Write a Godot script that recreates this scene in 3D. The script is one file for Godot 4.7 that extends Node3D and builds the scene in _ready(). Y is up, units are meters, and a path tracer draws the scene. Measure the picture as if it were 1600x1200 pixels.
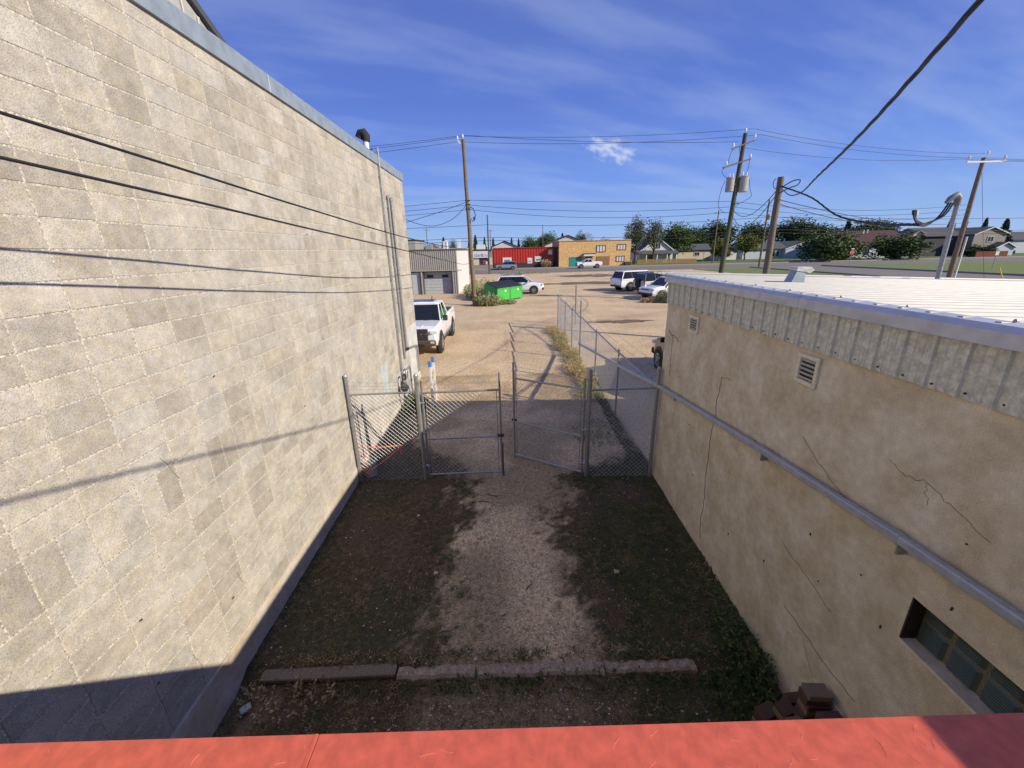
extends Node3D
# Axes used below: x metres across the alley, h metres above the gravel lot, z metres ahead of the camera (world = x, h, -z).

var rng := RandomNumberGenerator.new()
var M := {}
var T := {}
var taken := {}

func P(x: float, h: float, z: float) -> Vector3:
	return Vector3(x, h, -z)

# ------------------------------------------------------------------ mesh helper
class Geo:
	var st := SurfaceTool.new()
	var n := 0
	func _init():
		st.begin(Mesh.PRIMITIVE_TRIANGLES)
		st.set_smooth_group(-1)
	func tri(a: Vector3, b: Vector3, c: Vector3):
		st.add_vertex(a); st.add_vertex(b); st.add_vertex(c); n += 1
	func quad(a: Vector3, b: Vector3, c: Vector3, d: Vector3):
		tri(a, b, c); tri(a, c, d)
	func smooth(on: bool):
		st.set_smooth_group(1 if on else -1)
	func box(c: Vector3, s: Vector3, b := Basis(), bev := 0.0):
		var h := s * 0.5
		if bev <= 0.0:
			var v := []
			for i in 8:
				v.append(c + b * Vector3(h.x if i & 1 else -h.x, h.y if i & 2 else -h.y, h.z if i & 4 else -h.z))
			quad(v[0], v[1], v[3], v[2]); quad(v[5], v[4], v[6], v[7]); quad(v[4], v[0], v[2], v[6])
			quad(v[1], v[5], v[7], v[3]); quad(v[2], v[3], v[7], v[6]); quad(v[4], v[5], v[1], v[0])
			return
		var r: float = min(bev, min(h.x, min(h.y, h.z)) * 0.95)
		var p := func(sx, sy, sz, ax): # corner point whose coordinate along ax is on the face
			var q := Vector3(sx * (h.x - r), sy * (h.y - r), sz * (h.z - r))
			q[ax] = [sx * h.x, sy * h.y, sz * h.z][ax]
			return c + b * q
		for s1 in [-1, 1]:
			_fq(p.call(s1, -1, -1, 0), p.call(s1, 1, -1, 0), p.call(s1, 1, 1, 0), p.call(s1, -1, 1, 0), s1)
			_fq(p.call(-1, s1, -1, 1), p.call(-1, s1, 1, 1), p.call(1, s1, 1, 1), p.call(1, s1, -1, 1), s1)
			_fq(p.call(-1, -1, s1, 2), p.call(1, -1, s1, 2), p.call(1, 1, s1, 2), p.call(-1, 1, s1, 2), s1)
			for s2 in [-1, 1]:
				quad(p.call(s1, s2, -1, 0), p.call(s1, s2, 1, 0), p.call(s1, s2, 1, 1), p.call(s1, s2, -1, 1))
				quad(p.call(s1, -1, s2, 0), p.call(s1, 1, s2, 0), p.call(s1, 1, s2, 2), p.call(s1, -1, s2, 2))
				quad(p.call(-1, s1, s2, 1), p.call(1, s1, s2, 1), p.call(1, s1, s2, 2), p.call(-1, s1, s2, 2))
				for s3 in [-1, 1]:
					tri(p.call(s1, s2, s3, 0), p.call(s1, s2, s3, 1), p.call(s1, s2, s3, 2))
	func _fq(a, b, c, d, _s):
		quad(a, b, c, d)
	func bar(a: Vector3, b: Vector3, w: float, t: float, up := Vector3.UP, bev := 0.0):
		var d := b - a
		var l := d.length()
		if l < 1e-6: return
		var y := d / l
		var u := up
		if abs(u.dot(y)) > 0.98: u = Vector3.RIGHT if abs(y.x) < 0.9 else Vector3.BACK
		var x := u.cross(y).normalized()
		box((a + b) * 0.5, Vector3(w, l, t), Basis(x, y, x.cross(y)), bev)
	func tube(pts: Array, r, sides := 6, caps := true, sm := true):
		var rings := []
		var prev := Vector3.ZERO
		for i in pts.size():
			var d: Vector3
			if i == 0: d = pts[1] - pts[0]
			elif i == pts.size() - 1: d = pts[i] - pts[i - 1]
			else: d = (pts[i + 1] - pts[i]).normalized() + (pts[i] - pts[i - 1]).normalized()
			d = d.normalized()
			var u: Vector3 = prev if prev != Vector3.ZERO else (Vector3.UP if abs(d.y) < 0.9 else Vector3.RIGHT)
			u = (u - d * u.dot(d)).normalized()
			prev = u
			var w := d.cross(u)
			var rad: float = r[i] if r is Array else r
			var ring := []
			for k in sides:
				var a := TAU * k / sides
				ring.append(pts[i] + (u * cos(a) + w * sin(a)) * rad)
			rings.append(ring)
		loft(rings, caps, sm)
	func loft(rings: Array, caps := true, sm := false):
		smooth(sm)
		for i in rings.size() - 1:
			var a: Array = rings[i]
			var b: Array = rings[i + 1]
			for k in a.size():
				var m := (k + 1) % a.size()
				quad(a[k], b[k], b[m], a[m])
		smooth(false)
		if caps:
			fan(rings[0]); fan(rings[-1])
	func fan(ring: Array):
		for k in range(1, ring.size() - 1):
			tri(ring[0], ring[k], ring[k + 1])
	func lathe(c: Vector3, prof: Array, sides := 16, axis := Vector3.UP):
		var y := axis.normalized()
		var x := (Vector3.RIGHT if abs(y.x) < 0.9 else Vector3.UP)
		x = (x - y * x.dot(y)).normalized()
		var z := x.cross(y)
		var rings := []
		for p in prof:
			var ring := []
			for k in sides:
				var a := TAU * k / sides
				ring.append(c + y * p.y + (x * cos(a) + z * sin(a)) * p.x)
			rings.append(ring)
		loft(rings, true, false)
	func prism(poly: Array, off: Vector3):
		var q := []
		for p in poly: q.append(p + off)
		fan(poly); fan(q)
		for k in poly.size():
			var m := (k + 1) % poly.size()
			quad(poly[k], poly[m], q[m], q[k])
	func mesh() -> ArrayMesh:
		st.generate_normals()
		return st.commit()

func named(o: Node, called: String):
	if taken.has(called):
		taken[called] += 1
		o.name = "%s_%03d" % [called, taken[called]]
	else:
		taken[called] = 0
		o.name = called

func meta(o: Node, label: String, category: String, group := "", kind := ""):
	if label: o.set_meta("label", label)
	if category: o.set_meta("category", category)
	if group: o.set_meta("group", group)
	if kind: o.set_meta("kind", kind)

func thing(called: String, label: String, category: String, at := Vector3.ZERO, turn := 0.0, group := "") -> Node3D:
	var o := Node3D.new()
	named(o, called); add_child(o)
	o.position = at; o.rotation.y = turn
	meta(o, label, category, group)
	return o

func part(g: Geo, called: String, m: Material, parent: Node, label := "") -> MeshInstance3D:
	var o := MeshInstance3D.new()
	o.mesh = g.mesh(); o.material_override = m; o.name = called
	parent.add_child(o, true)
	if label: o.set_meta("label", label)
	return o

func inst(mesh: Mesh, called: String, m: Material, parent: Node, at := Vector3.ZERO) -> MeshInstance3D:
	var o := MeshInstance3D.new()
	o.mesh = mesh; o.material_override = m; o.name = called; o.position = at
	parent.add_child(o, true)
	return o

func single(g: Geo, called: String, m: Material, label: String, category: String, group := "", kind := "") -> MeshInstance3D:
	var o := MeshInstance3D.new()
	o.mesh = g.mesh(); o.material_override = m
	named(o, called); add_child(o)
	meta(o, label, category, group, kind)
	return o

func struct(g: Geo, called: String, m: Material, parent: Node = null) -> MeshInstance3D:
	var o := MeshInstance3D.new()
	o.mesh = g.mesh(); o.material_override = m
	if parent: o.name = called; parent.add_child(o, true)
	else:
		named(o, called); add_child(o); o.set_meta("kind", "structure")
	return o

# ------------------------------------------------------------------ textures and materials
func noise_bytes(size: int, freq: float, seed_: int, type := FastNoiseLite.TYPE_SIMPLEX_SMOOTH, oct := 4) -> PackedByteArray:
	var n := FastNoiseLite.new()
	n.seed = seed_; n.noise_type = type; n.frequency = freq
	n.fractal_octaves = oct
	n.fractal_type = FastNoiseLite.FRACTAL_FBM if oct > 1 else FastNoiseLite.FRACTAL_NONE
	var im := n.get_seamless_image(size, size)
	im.convert(Image.FORMAT_L8)
	return im.get_data()

func gray_tex(size: int, f: Callable) -> Array:
	# f(i) -> [r, g, b, height], all 0..1; gives colour texture and normal map
	var px := PackedByteArray(); px.resize(size * size * 3)
	var hb := PackedByteArray(); hb.resize(size * size)
	for i in size * size:
		var c: Array = f.call(i)
		px[i * 3] = int(clampf(c[0], 0, 1) * 255); px[i * 3 + 1] = int(clampf(c[1], 0, 1) * 255); px[i * 3 + 2] = int(clampf(c[2], 0, 1) * 255)
		hb[i] = int(clampf(c[3], 0, 1) * 255)
	var col := Image.create_from_data(size, size, false, Image.FORMAT_RGB8, px)
	var him := Image.create_from_data(size, size, false, Image.FORMAT_L8, hb)
	him.convert(Image.FORMAT_RGBA8)
	him.bump_map_to_normal_map(3.0)
	return [ImageTexture.create_from_image(col), ImageTexture.create_from_image(him)]

func mat(key: String, c: Color, rough := 0.8, metal := 0.0, tex: Array = [], tile := 1.0, nscale := 0.6, local := false) -> StandardMaterial3D:
	var m := StandardMaterial3D.new()
	m.albedo_color = c.linear_to_srgb()
	m.roughness = rough; m.metallic = metal
	if tex:
		m.albedo_texture = tex[0]
		m.uv1_triplanar = true
		m.uv1_world_triplanar = not local
		m.uv1_scale = Vector3.ONE / tile
		if nscale > 0.0:
			m.normal_enabled = true; m.normal_texture = tex[1]; m.normal_scale = nscale
	M[key] = m
	return m

func make_textures():
	# cement block face: pits, sand specks, faint smears
	var a := noise_bytes(1024, 0.004, 3); var b := noise_bytes(1024, 0.24, 5, FastNoiseLite.TYPE_SIMPLEX_SMOOTH, 2)
	var c := noise_bytes(1024, 0.02, 9); var d := noise_bytes(1024, 0.35, 11, FastNoiseLite.TYPE_VALUE, 1)
	T.block = gray_tex(1024, func(i: int):
		var v := 0.89 + (a[i] / 255.0 - 0.5) * 0.14 + (c[i] / 255.0 - 0.5) * 0.12 + (d[i] / 255.0 - 0.5) * 0.11
		var pit: float = smoothstep(0.62, 0.80, b[i] / 255.0)
		v -= pit * 0.17
		var warm := (c[(i + 4000) % 1048576] / 255.0 - 0.5) * 0.06
		return [v + warm * 0.3, v - 0.005, v - 0.02 - warm, 0.6 + (d[i] / 255.0 - 0.5) * 0.2 - pit * 0.5])
	# stucco: trowel smears and damp patches
	var e := noise_bytes(1024, 0.006, 21); var f := noise_bytes(1024, 0.03, 23, FastNoiseLite.TYPE_SIMPLEX_SMOOTH, 5); var g := noise_bytes(1024, 0.2, 25, FastNoiseLite.TYPE_SIMPLEX, 2)
	T.stucco = gray_tex(1024, func(i: int):
		var x := i % 1024; var y := i / 1024
		var w := (e[i] / 255.0 - 0.5)
		var sm: float = f[i] / 255.0 - 0.5 + (e[(y * 1024) + ((x * 3) % 1024)] / 255.0 - 0.5) * 0.4
		var v := 0.89 + w * 0.13 + sm * 0.11 + (g[i] / 255.0 - 0.5) * 0.10
		return [v + 0.01, v - 0.01 + w * 0.03, v - 0.03 + w * 0.10, 0.5 + sm * 0.5 + (g[i] / 255.0 - 0.5) * 0.4])
	# gravel: small stones of many tones
	var cell := FastNoiseLite.new()
	cell.seed = 31; cell.noise_type = FastNoiseLite.TYPE_CELLULAR; cell.frequency = 0.055; cell.cellular_return_type = FastNoiseLite.RETURN_CELL_VALUE; cell.fractal_type = FastNoiseLite.FRACTAL_NONE
	var ci := cell.get_seamless_image(1024, 1024); ci.convert(Image.FORMAT_L8)
	var s := ci.get_data()
	cell.cellular_return_type = FastNoiseLite.RETURN_DISTANCE
	var di := cell.get_seamless_image(1024, 1024); di.convert(Image.FORMAT_L8)
	var dd := di.get_data()
	var k := noise_bytes(1024, 0.01, 33)
	var fine := noise_bytes(1024, 0.3, 35, FastNoiseLite.TYPE_VALUE, 2)
	T.gravel = gray_tex(1024, func(i: int):
		var t: float = s[i] / 255.0
		var stone: float = smoothstep(0.62, 0.25, dd[i] / 255.0)
		var v := 0.83 + (k[i] / 255.0 - 0.5) * 0.2 + (fine[i] / 255.0 - 0.5) * 0.26
		v += stone * (t - 0.5) * 0.42
		var hue := stone * (fmod(t * 7.3, 1.0) - 0.5) * 0.10
		return [v + hue, v, v - hue, 0.35 + stone * 0.45 * t + fine[i] / 255.0 * 0.2])
	# soil and litter
	var l := noise_bytes(512, 0.05, 41, FastNoiseLite.TYPE_SIMPLEX, 5); var m2 := noise_bytes(512, 0.3, 43, FastNoiseLite.TYPE_VALUE, 1)
	T.rough = gray_tex(512, func(i: int):
		var v := 0.80 + (l[i] / 255.0 - 0.5) * 0.5 + (m2[i] / 255.0 - 0.5) * 0.22
		return [v, v, v, l[i] / 255.0 * 0.7 + m2[i] / 255.0 * 0.3])
	# smooth paint with faint dust
	var o := noise_bytes(512, 0.012, 51); var p := noise_bytes(512, 0.25, 53, FastNoiseLite.TYPE_SIMPLEX, 3)
	T.paint = gray_tex(512, func(i: int):
		var v := 0.90 + (o[i] / 255.0 - 0.5) * 0.14 + (p[i] / 255.0 - 0.5) * 0.06
		return [v, v, v, o[i] / 255.0 * 0.4])
	# zinc spangle
	var z := FastNoiseLite.new(); z.seed = 61; z.noise_type = FastNoiseLite.TYPE_CELLULAR; z.frequency = 0.06; z.cellular_return_type = FastNoiseLite.RETURN_CELL_VALUE; z.fractal_type = FastNoiseLite.FRACTAL_NONE
	var zi := z.get_seamless_image(512, 512); zi.convert(Image.FORMAT_L8)
	var zb := zi.get_data()
	T.zinc = gray_tex(512, func(i: int):
		var v := 0.88 + (zb[i] / 255.0 - 0.5) * 0.09 + (o[i] / 255.0 - 0.5) * 0.22 + (p[i] / 255.0 - 0.5) * 0.08
		return [v, v, v - 0.01, 0.5])
	# wood grain running up
	var wn := FastNoiseLite.new(); wn.seed = 71; wn.frequency = 0.03
	T.wood = gray_tex(512, func(i: int):
		var x := i % 512; var y := i / 512
		var gr := wn.get_noise_2d(x * 3.0, y * 0.14)
		var cr := wn.get_noise_2d(x * 9.0 + 900.0, y * 0.3)
		var v: float = 0.78 + gr * 0.22 + cr * 0.10 - (0.25 if cr > 0.42 else 0.0)
		return [v, v - 0.01, v - 0.03, 0.5 + cr * 0.5])
	# tan running bond, far away
	T.brick = gray_tex(512, func(i: int):
		var x := i % 512; var y := i / 512
		var row := y / 16; var bx := (x + (16 if row % 2 else 0)) / 32
		var hsh := fmod(absf(sin(row * 12.9898 + bx * 78.233) * 43758.5453), 1.0)
		var joint := (y % 16) < 2 or ((x + (16 if row % 2 else 0)) % 32) < 2
		var v: float = 0.84 + (hsh - 0.5) * 0.24 + (0.06 if joint else 0.0)
		return [v, v - (hsh - 0.5) * 0.08, v - 0.02, 0.3 if joint else 0.6])

func make_materials():
	var tones := [[0.609, 0.569, 0.502], [0.578, 0.539, 0.475], [0.541, 0.5, 0.436], [0.599, 0.566, 0.511], [0.567, 0.539, 0.49], [0.631, 0.591, 0.523], [0.527, 0.494, 0.442], [0.488, 0.453, 0.398], [0.594, 0.547, 0.463], [0.583, 0.561, 0.52]]
	for i in tones.size():
		mat("block%d" % i, Color(tones[i][0], tones[i][1], tones[i][2]), 0.92, 0, T.block, 2.61, 0.5)
	mat("mortar", Color(0.75, 0.70, 0.60), 0.95, 0, T.rough, 0.7, 0.3)
	mat("foundation", Color(0.64, 0.59, 0.50), 0.9, 0, T.stucco, 3.1, 0.2)
	mat("pale_paint", Color(0.70, 0.73, 0.74), 0.8, 0, T.block, 2.61, 0.4)
	mat("blue_paint", Color(0.58, 0.68, 0.76), 0.8, 0, T.block, 2.61, 0.4)
	mat("zinc", Color(0.70, 0.71, 0.66), 0.5, 0.0, T.zinc, 0.45, 0.1)
	mat("zinc_pole", Color(0.46, 0.475, 0.50), 0.42, 0.55, T.zinc, 0.3, 0.1)
	mat("wire_metal", Color(0.50, 0.51, 0.52), 0.45, 0.5)
	mat("coping", Color(0.40, 0.47, 0.52), 0.45, 0.3, T.paint, 1.3, 0.1)
	mat("drip_edge", Color(0.60, 0.63, 0.72), 0.5, 0.2, T.paint, 1.1, 0.1)
	mat("white_metal", Color(0.49, 0.49, 0.475), 0.5, 0.0, T.paint, 1.7, 0.1)
	mat("white_paint", Color(0.80, 0.80, 0.78), 0.55, 0.0, T.paint, 0.6, 0.1)
	mat("stucco", Color(0.75, 0.69, 0.545), 0.95, 0, T.stucco, 3.3, 0.55)
	mat("stucco_light", Color(0.78, 0.70, 0.56), 0.95, 0, T.stucco, 1.9, 0.4)
	mat("crack", Color(0.12, 0.10, 0.08), 1.0)
	mat("vent_frame", Color(0.86, 0.80, 0.64), 0.7, 0, T.paint, 0.3, 0.1)
	mat("vent_slat", Color(0.74, 0.75, 0.74), 0.6, 0, T.paint, 0.2, 0.1)
	mat("dark_void", Color(0.02, 0.02, 0.02), 0.9)
	mat("red_metal", Color(0.72, 0.145, 0.085), 0.45, 0.0, T.paint, 0.35, 0.15)
	mat("scratch", Color(0.74, 0.26, 0.19), 0.7)
	mat("glass_block", Color(0.085, 0.11, 0.085), 0.10, 0.0)
	mat("old_mortar", Color(0.24, 0.23, 0.16), 0.95, 0, T.rough, 0.3, 0.3)
	mat("brown_wood", Color(0.075, 0.04, 0.03), 0.8, 0, T.wood, 0.5, 0.3)
	mat("cast_grey", Color(0.20, 0.21, 0.205), 0.5, 0.2)
	mat("gutter", Color(0.50, 0.52, 0.56), 0.45, 0.25, T.paint, 0.8, 0.1)
	mat("rust_paver", Color(0.15, 0.078, 0.058), 0.9, 0, T.rough, 0.16, 0.5)
	mat("tan_paver", Color(0.30, 0.22, 0.16), 0.9, 0, T.rough, 0.16, 0.5)
	mat("curb", Color(0.52, 0.40, 0.29), 0.95, 0, T.gravel, 0.8, 0.9)
	mat("plank", Color(0.30, 0.245, 0.18), 0.9, 0, T.rough, 0.5, 0.4)
	mat("asphalt", Color(0.285, 0.255, 0.225), 0.95, 0, T.gravel, 1.6, 0.2)
	mat("mud", Color(0.27, 0.18, 0.115), 0.8, 0, T.rough, 0.9, 0.5)
	mat("water", Color(0.10, 0.09, 0.075), 0.03)
	mat("concrete", Color(0.52, 0.48, 0.42), 0.9, 0, T.rough, 1.4, 0.2)
	mat("lawn", Color(0.145, 0.23, 0.05), 1.0, 0, T.rough, 2.3, 0.6)
	mat("lawn_dry", Color(0.225, 0.30, 0.075), 1.0, 0, T.rough, 2.1, 0.6)
	mat("orange", Color(0.85, 0.19, 0.045), 0.55)
	mat("rubber", Color(0.022, 0.022, 0.024), 0.85)
	mat("black_cable", Color(0.016, 0.016, 0.018), 0.6)
	mat("dark_metal", Color(0.05, 0.05, 0.055), 0.5, 0.4)
	mat("blue_cap", Color(0.06, 0.19, 0.50), 0.5)
	mat("bucket", Color(0.66, 0.66, 0.64), 0.6, 0, T.rough, 0.3, 0.1)
	mat("pole_wood", Color(0.30, 0.225, 0.145), 0.95, 0, T.wood, 0.9, 0.6)
	mat("pole_green", Color(0.13, 0.145, 0.095), 0.95, 0, T.wood, 0.9, 0.6)
	mat("pole_grey", Color(0.29, 0.245, 0.20), 0.95, 0, T.wood, 0.9, 0.6)
	mat("arm_wood", Color(0.30, 0.27, 0.22), 0.95, 0, T.wood, 0.5, 0.4)
	mat("porcelain", Color(0.72, 0.72, 0.72), 0.25)
	mat("tank_grey", Color(0.40, 0.41, 0.40), 0.45, 0.1, T.paint, 0.6, 0.1)
	mat("car_white", Color(0.80, 0.81, 0.83), 0.28)
	mat("car_silver", Color(0.30, 0.345, 0.43), 0.3, 0.4)
	mat("car_dark", Color(0.022, 0.027, 0.045), 0.22, 0.2)
	mat("car_cream", Color(0.62, 0.59, 0.53), 0.35)
	mat("car_trim", Color(0.035, 0.033, 0.032), 0.6)
	mat("bumper_reflection", Color(0.16, 0.12, 0.095), 0.25, 0.5)  # chrome bumper with the brown reflection of gravel put into its colour
	mat("chrome", Color(0.72, 0.72, 0.72), 0.12, 1.0)
	mat("alloy", Color(0.50, 0.51, 0.52), 0.3, 0.8)
	mat("car_glass", Color(0.012, 0.015, 0.018), 0.06)
	mat("lamp_clear", Color(0.55, 0.57, 0.60), 0.1, 0.2)
	mat("lamp_red", Color(0.28, 0.02, 0.02), 0.2)
	for k in ["car_white", "car_silver", "car_dark"]:
		M[k].clearcoat_enabled = true; M[k].clearcoat = 0.8; M[k].clearcoat_roughness = 0.05
	mat("bin_green", Color(0.07, 0.52, 0.085), 0.5, 0.0, T.paint, 0.9, 0.1)
	mat("bin_lid", Color(0.028, 0.028, 0.04), 0.6)
	mat("sheet_grey", Color(0.42, 0.41, 0.375), 0.6, 0.1, T.paint, 1.9, 0.1)
	mat("door_grey", Color(0.50, 0.54, 0.58), 0.5, 0.0, T.paint, 1.2, 0.1)
	mat("dark_frame", Color(0.07, 0.075, 0.085), 0.6)
	mat("red_cladding", Color(0.56, 0.035, 0.025), 0.5, 0.0, T.paint, 2.2, 0.1)
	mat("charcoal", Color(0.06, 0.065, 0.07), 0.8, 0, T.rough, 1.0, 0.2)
	mat("tan_brick", Color(0.86, 0.55, 0.25), 0.9, 0, T.brick, 3.2, 0.2)
	mat("teal", Color(0.03, 0.30, 0.29), 0.6, 0, T.paint, 0.9, 0.1)
	mat("curtain", Color(0.58, 0.58, 0.55), 0.9)
	mat("pane", Color(0.035, 0.045, 0.06), 0.08)
	mat("boarded", Color(0.44, 0.27, 0.15), 0.9, 0, T.wood, 0.9, 0.3)
	mat("siding_white", Color(0.74, 0.74, 0.73), 0.7, 0, T.paint, 1.5, 0.1)
	mat("siding_blue", Color(0.55, 0.60, 0.68), 0.7, 0, T.paint, 1.5, 0.1)
	mat("siding_cream", Color(0.68, 0.60, 0.45), 0.7, 0, T.paint, 1.5, 0.1)
	mat("siding_taupe", Color(0.30, 0.275, 0.235), 0.7, 0, T.paint, 1.5, 0.1)
	mat("shingle_grey", Color(0.13, 0.135, 0.145), 0.95, 0, T.rough, 1.2, 0.4)
	mat("shingle_maroon", Color(0.11, 0.055, 0.05), 0.95, 0, T.rough, 1.2, 0.4)
	mat("cedar", Color(0.52, 0.35, 0.16), 0.9, 0, T.wood, 0.7, 0.3)
	mat("stain_red", Color(0.32, 0.10, 0.05), 0.9, 0, T.wood, 0.7, 0.3)
	mat("print_blue", Color(0.10, 0.20, 0.42), 0.6)
	mat("print_grey", Color(0.36, 0.38, 0.42), 0.6)
	mat("sign_red", Color(0.55, 0.03, 0.03), 0.45)
	mat("yellow", Color(0.78, 0.58, 0.05), 0.5)
	mat("bark", Color(0.12, 0.095, 0.075), 1.0, 0, T.wood, 0.6, 0.6)
	mat("twig", Color(0.11, 0.08, 0.06), 1.0)
	for k in [["leaf_mid", 0.075, 0.12, 0.028], ["leaf_dark", 0.045, 0.078, 0.025], ["leaf_grey", 0.095, 0.115, 0.062], ["leaf_yellow", 0.17, 0.185, 0.03], ["leaf_spruce", 0.032, 0.06, 0.034], ["leaf_sage", 0.31, 0.32, 0.16], ["leaf_straw", 0.50, 0.40, 0.21], ["leaf_weed", 0.07, 0.115, 0.03]]:
		var m := mat(k[0], Color(k[1], k[2], k[3]), 0.85)
		m.backlight_enabled = true; m.backlight = Color(0.25, 0.25, 0.1)
		m.cull_mode = BaseMaterial3D.CULL_DISABLED
		m.vertex_color_use_as_albedo = true
	var gm := mat("ground", Color(1, 1, 1), 0.97, 0, T.gravel, 1.13, 0.8)
	gm.vertex_color_use_as_albedo = true
	for k in [["blade", 0.9], ["pebble", 0.95]]:
		var m := mat(k[0], Color(1, 1, 1), k[1])
		m.vertex_color_use_as_albedo = true
		if k[0] == "blade": m.cull_mode = BaseMaterial3D.CULL_DISABLED

# ------------------------------------------------------------------ sky
const SKY_GAIN := 0.80
func make_sky() -> Sky:
	var w := 2048; var h := 1024
	var n1 := FastNoiseLite.new(); n1.seed = 4; n1.frequency = 1.0; n1.fractal_octaves = 6; n1.fractal_gain = 0.58
	var n2 := FastNoiseLite.new(); n2.seed = 12; n2.frequency = 1.0; n2.fractal_octaves = 3
	var im := Image.create(w, h, false, Image.FORMAT_RGBF)
	var stops := [[0.0, Color(0.40, 0.56, 0.86)], [0.05, Color(0.30, 0.475, 0.84)], [0.14, Color(0.185, 0.335, 0.82)], [0.28, Color(0.118, 0.215, 0.66)], [0.42, Color(0.105, 0.18, 0.56)], [0.7, Color(0.11, 0.18, 0.53)], [1.0, Color(0.11, 0.18, 0.52)]]
	for y in h:
		var el := PI * 0.5 - PI * (y + 0.5) / h
		var s := sin(el)
		var base: Color = Color(0.22, 0.19, 0.15)
		if s >= 0:
			for k in stops.size() - 1:
				if s >= stops[k][0] and s <= stops[k + 1][0]:
					base = stops[k][1].lerp(stops[k + 1][1], (s - stops[k][0]) / (stops[k + 1][0] - stops[k][0]))
		for x in w:
			var c := base
			if s > 0.03:
				var az := wrapf(TAU * (x + 0.5) / w, -PI, PI)
				# a thin high sheet of cirrus, seen from below
				var px := sin(az) * cos(el) / (s + 0.12); var pz := cos(az) * cos(el) / (s + 0.12)
				var q := n1.get_noise_2d(px * 0.55 + pz * 0.2, pz * 2.3 - px * 0.9)
				var big := n2.get_noise_2d(px * 0.5 + 7.0, pz * 0.5 + 3.0)
				var a: float = smoothstep(-0.35, 0.75, q + big * 0.5) * 0.19 * smoothstep(0.03, 0.12, s)
				c = c.lerp(Color(0.60, 0.71, 0.92), a)
				# one small puff
				var du: float = (az - 0.229) / 0.042; var dv: float = (el - 0.195 + (az - 0.23) * 0.25) / 0.018
				var rr := du * du + dv * dv
				if rr < 2.0:
					var pf: float = clampf(0.75 - rr * 0.55 + n1.get_noise_2d(du * 1.5 + 41.0, dv * 1.5 + du * 0.6) * 1.6, 0, 1)
					c = c.lerp(Color(0.86, 0.89, 0.97), pf * 0.6)
			im.set_pixel(x, y, c * SKY_GAIN)
	var pm := PanoramaSkyMaterial.new()
	pm.panorama = ImageTexture.create_from_image(im)
	var sk := Sky.new(); sk.sky_material = pm
	return sk

# ------------------------------------------------------------------ ground
var gn1 := FastNoiseLite.new()
var gn2 := FastNoiseLite.new()
func ground_h(x: float, z: float) -> float:
	var y := 0.0
	if z < 13.0:
		y = lerpf(-0.23, 0.0, clampf((z - 7.0) / 6.0, 0, 1))
		if z < 7.0: y = lerpf(-0.33, -0.23, clampf((z - 3.35) / 3.65, 0, 1))
		if z < 3.35: y = lerpf(-0.44, -0.33, clampf((z - 3.12) / 0.23, 0, 1))
		if x < -3.2 or x > 3.0:
			y = lerpf(y, 0.0, clampf((absf(x) - 3.0) / 1.5, 0, 1))
	if z < 40.0 and absf(x) < 30.0:
		y += gn1.get_noise_2d(x * 2.2, z * 2.2) * (0.018 if z < 7.0 else 0.012)
	return y

func path_mask(x: float, z: float) -> float:
	# 1 on the bare gravel track up the middle of the alley
	var c := 0.05 - 0.25 * clampf((5.0 - z) / 3.0, 0, 1)
	var w := 0.95 + 0.22 * sin(z * 0.9) + gn1.get_noise_2d(x * 0.7 + 50.0, z * 0.7) * 0.5 + gn1.get_noise_2d(x * 2.6, z * 2.6 + 20.0) * 0.45 + gn1.get_noise_2d(x * 9.0 + 5.0, z * 9.0) * 0.4
	if z > 7.0: w += (z - 7.0) * (0.55 if x < 0.0 else 1.7)
	return 1.0 - smoothstep(w - 0.22, w + 0.30, absf(x - c))

func ground_col(x: float, z: float) -> Color:
	var n := gn2.get_noise_2d(x, z)
	var m := gn1.get_noise_2d(x * 0.35, z * 0.35)
	var c := Color(0.86, 0.63, 0.36).lerp(Color(0.93, 0.72, 0.44), clampf(0.5 + n, 0, 1)).lerp(Color(0.64, 0.445, 0.25), clampf(m * 1.2, 0, 0.75))
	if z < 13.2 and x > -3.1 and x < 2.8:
		# soil and moss either side of the track, darkened to deepen alley shade
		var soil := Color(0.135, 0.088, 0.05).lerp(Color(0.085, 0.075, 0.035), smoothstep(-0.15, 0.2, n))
		c = c.lerp(Color(0.50, 0.365, 0.205), smoothstep(-0.5, 0.1, n + m * 0.6))  # track browned inside the alley, shade worked into its colour
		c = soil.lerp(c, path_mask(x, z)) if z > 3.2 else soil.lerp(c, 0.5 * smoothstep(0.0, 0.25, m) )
	elif z > 13.2:
		# wheel-packed lanes in the lot
		var lane := sin((z + x * 0.10 + m * 2.0) * 1.7)
		c = c.lerp(Color(0.72, 0.52, 0.31), clampf(lane * 0.5, 0, 0.5))
	return c

func push_tri(V: PackedVector3Array, N: PackedVector3Array, a: Vector3, b: Vector3, c: Vector3):
	var n := (c - a).cross(b - a)
	if n.length_squared() < 1e-14: n = Vector3.UP
	n = n.normalized()
	if n.y < 0.0:
		V.append(a); V.append(c); V.append(b); n = -n
	else:
		V.append(a); V.append(b); V.append(c)
	N.append(n); N.append(n); N.append(n)

func lines_between(stops: Array) -> PackedFloat32Array:
	var out := PackedFloat32Array()
	for i in stops.size() - 1:
		var a: float = stops[i][0]; var b: float = stops[i + 1][0]
		var k := int(ceil((b - a) / stops[i][1]))
		for j in k: out.append(lerpf(a, b, float(j) / k))
	out.append(stops[-1][0])
	return out

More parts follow.
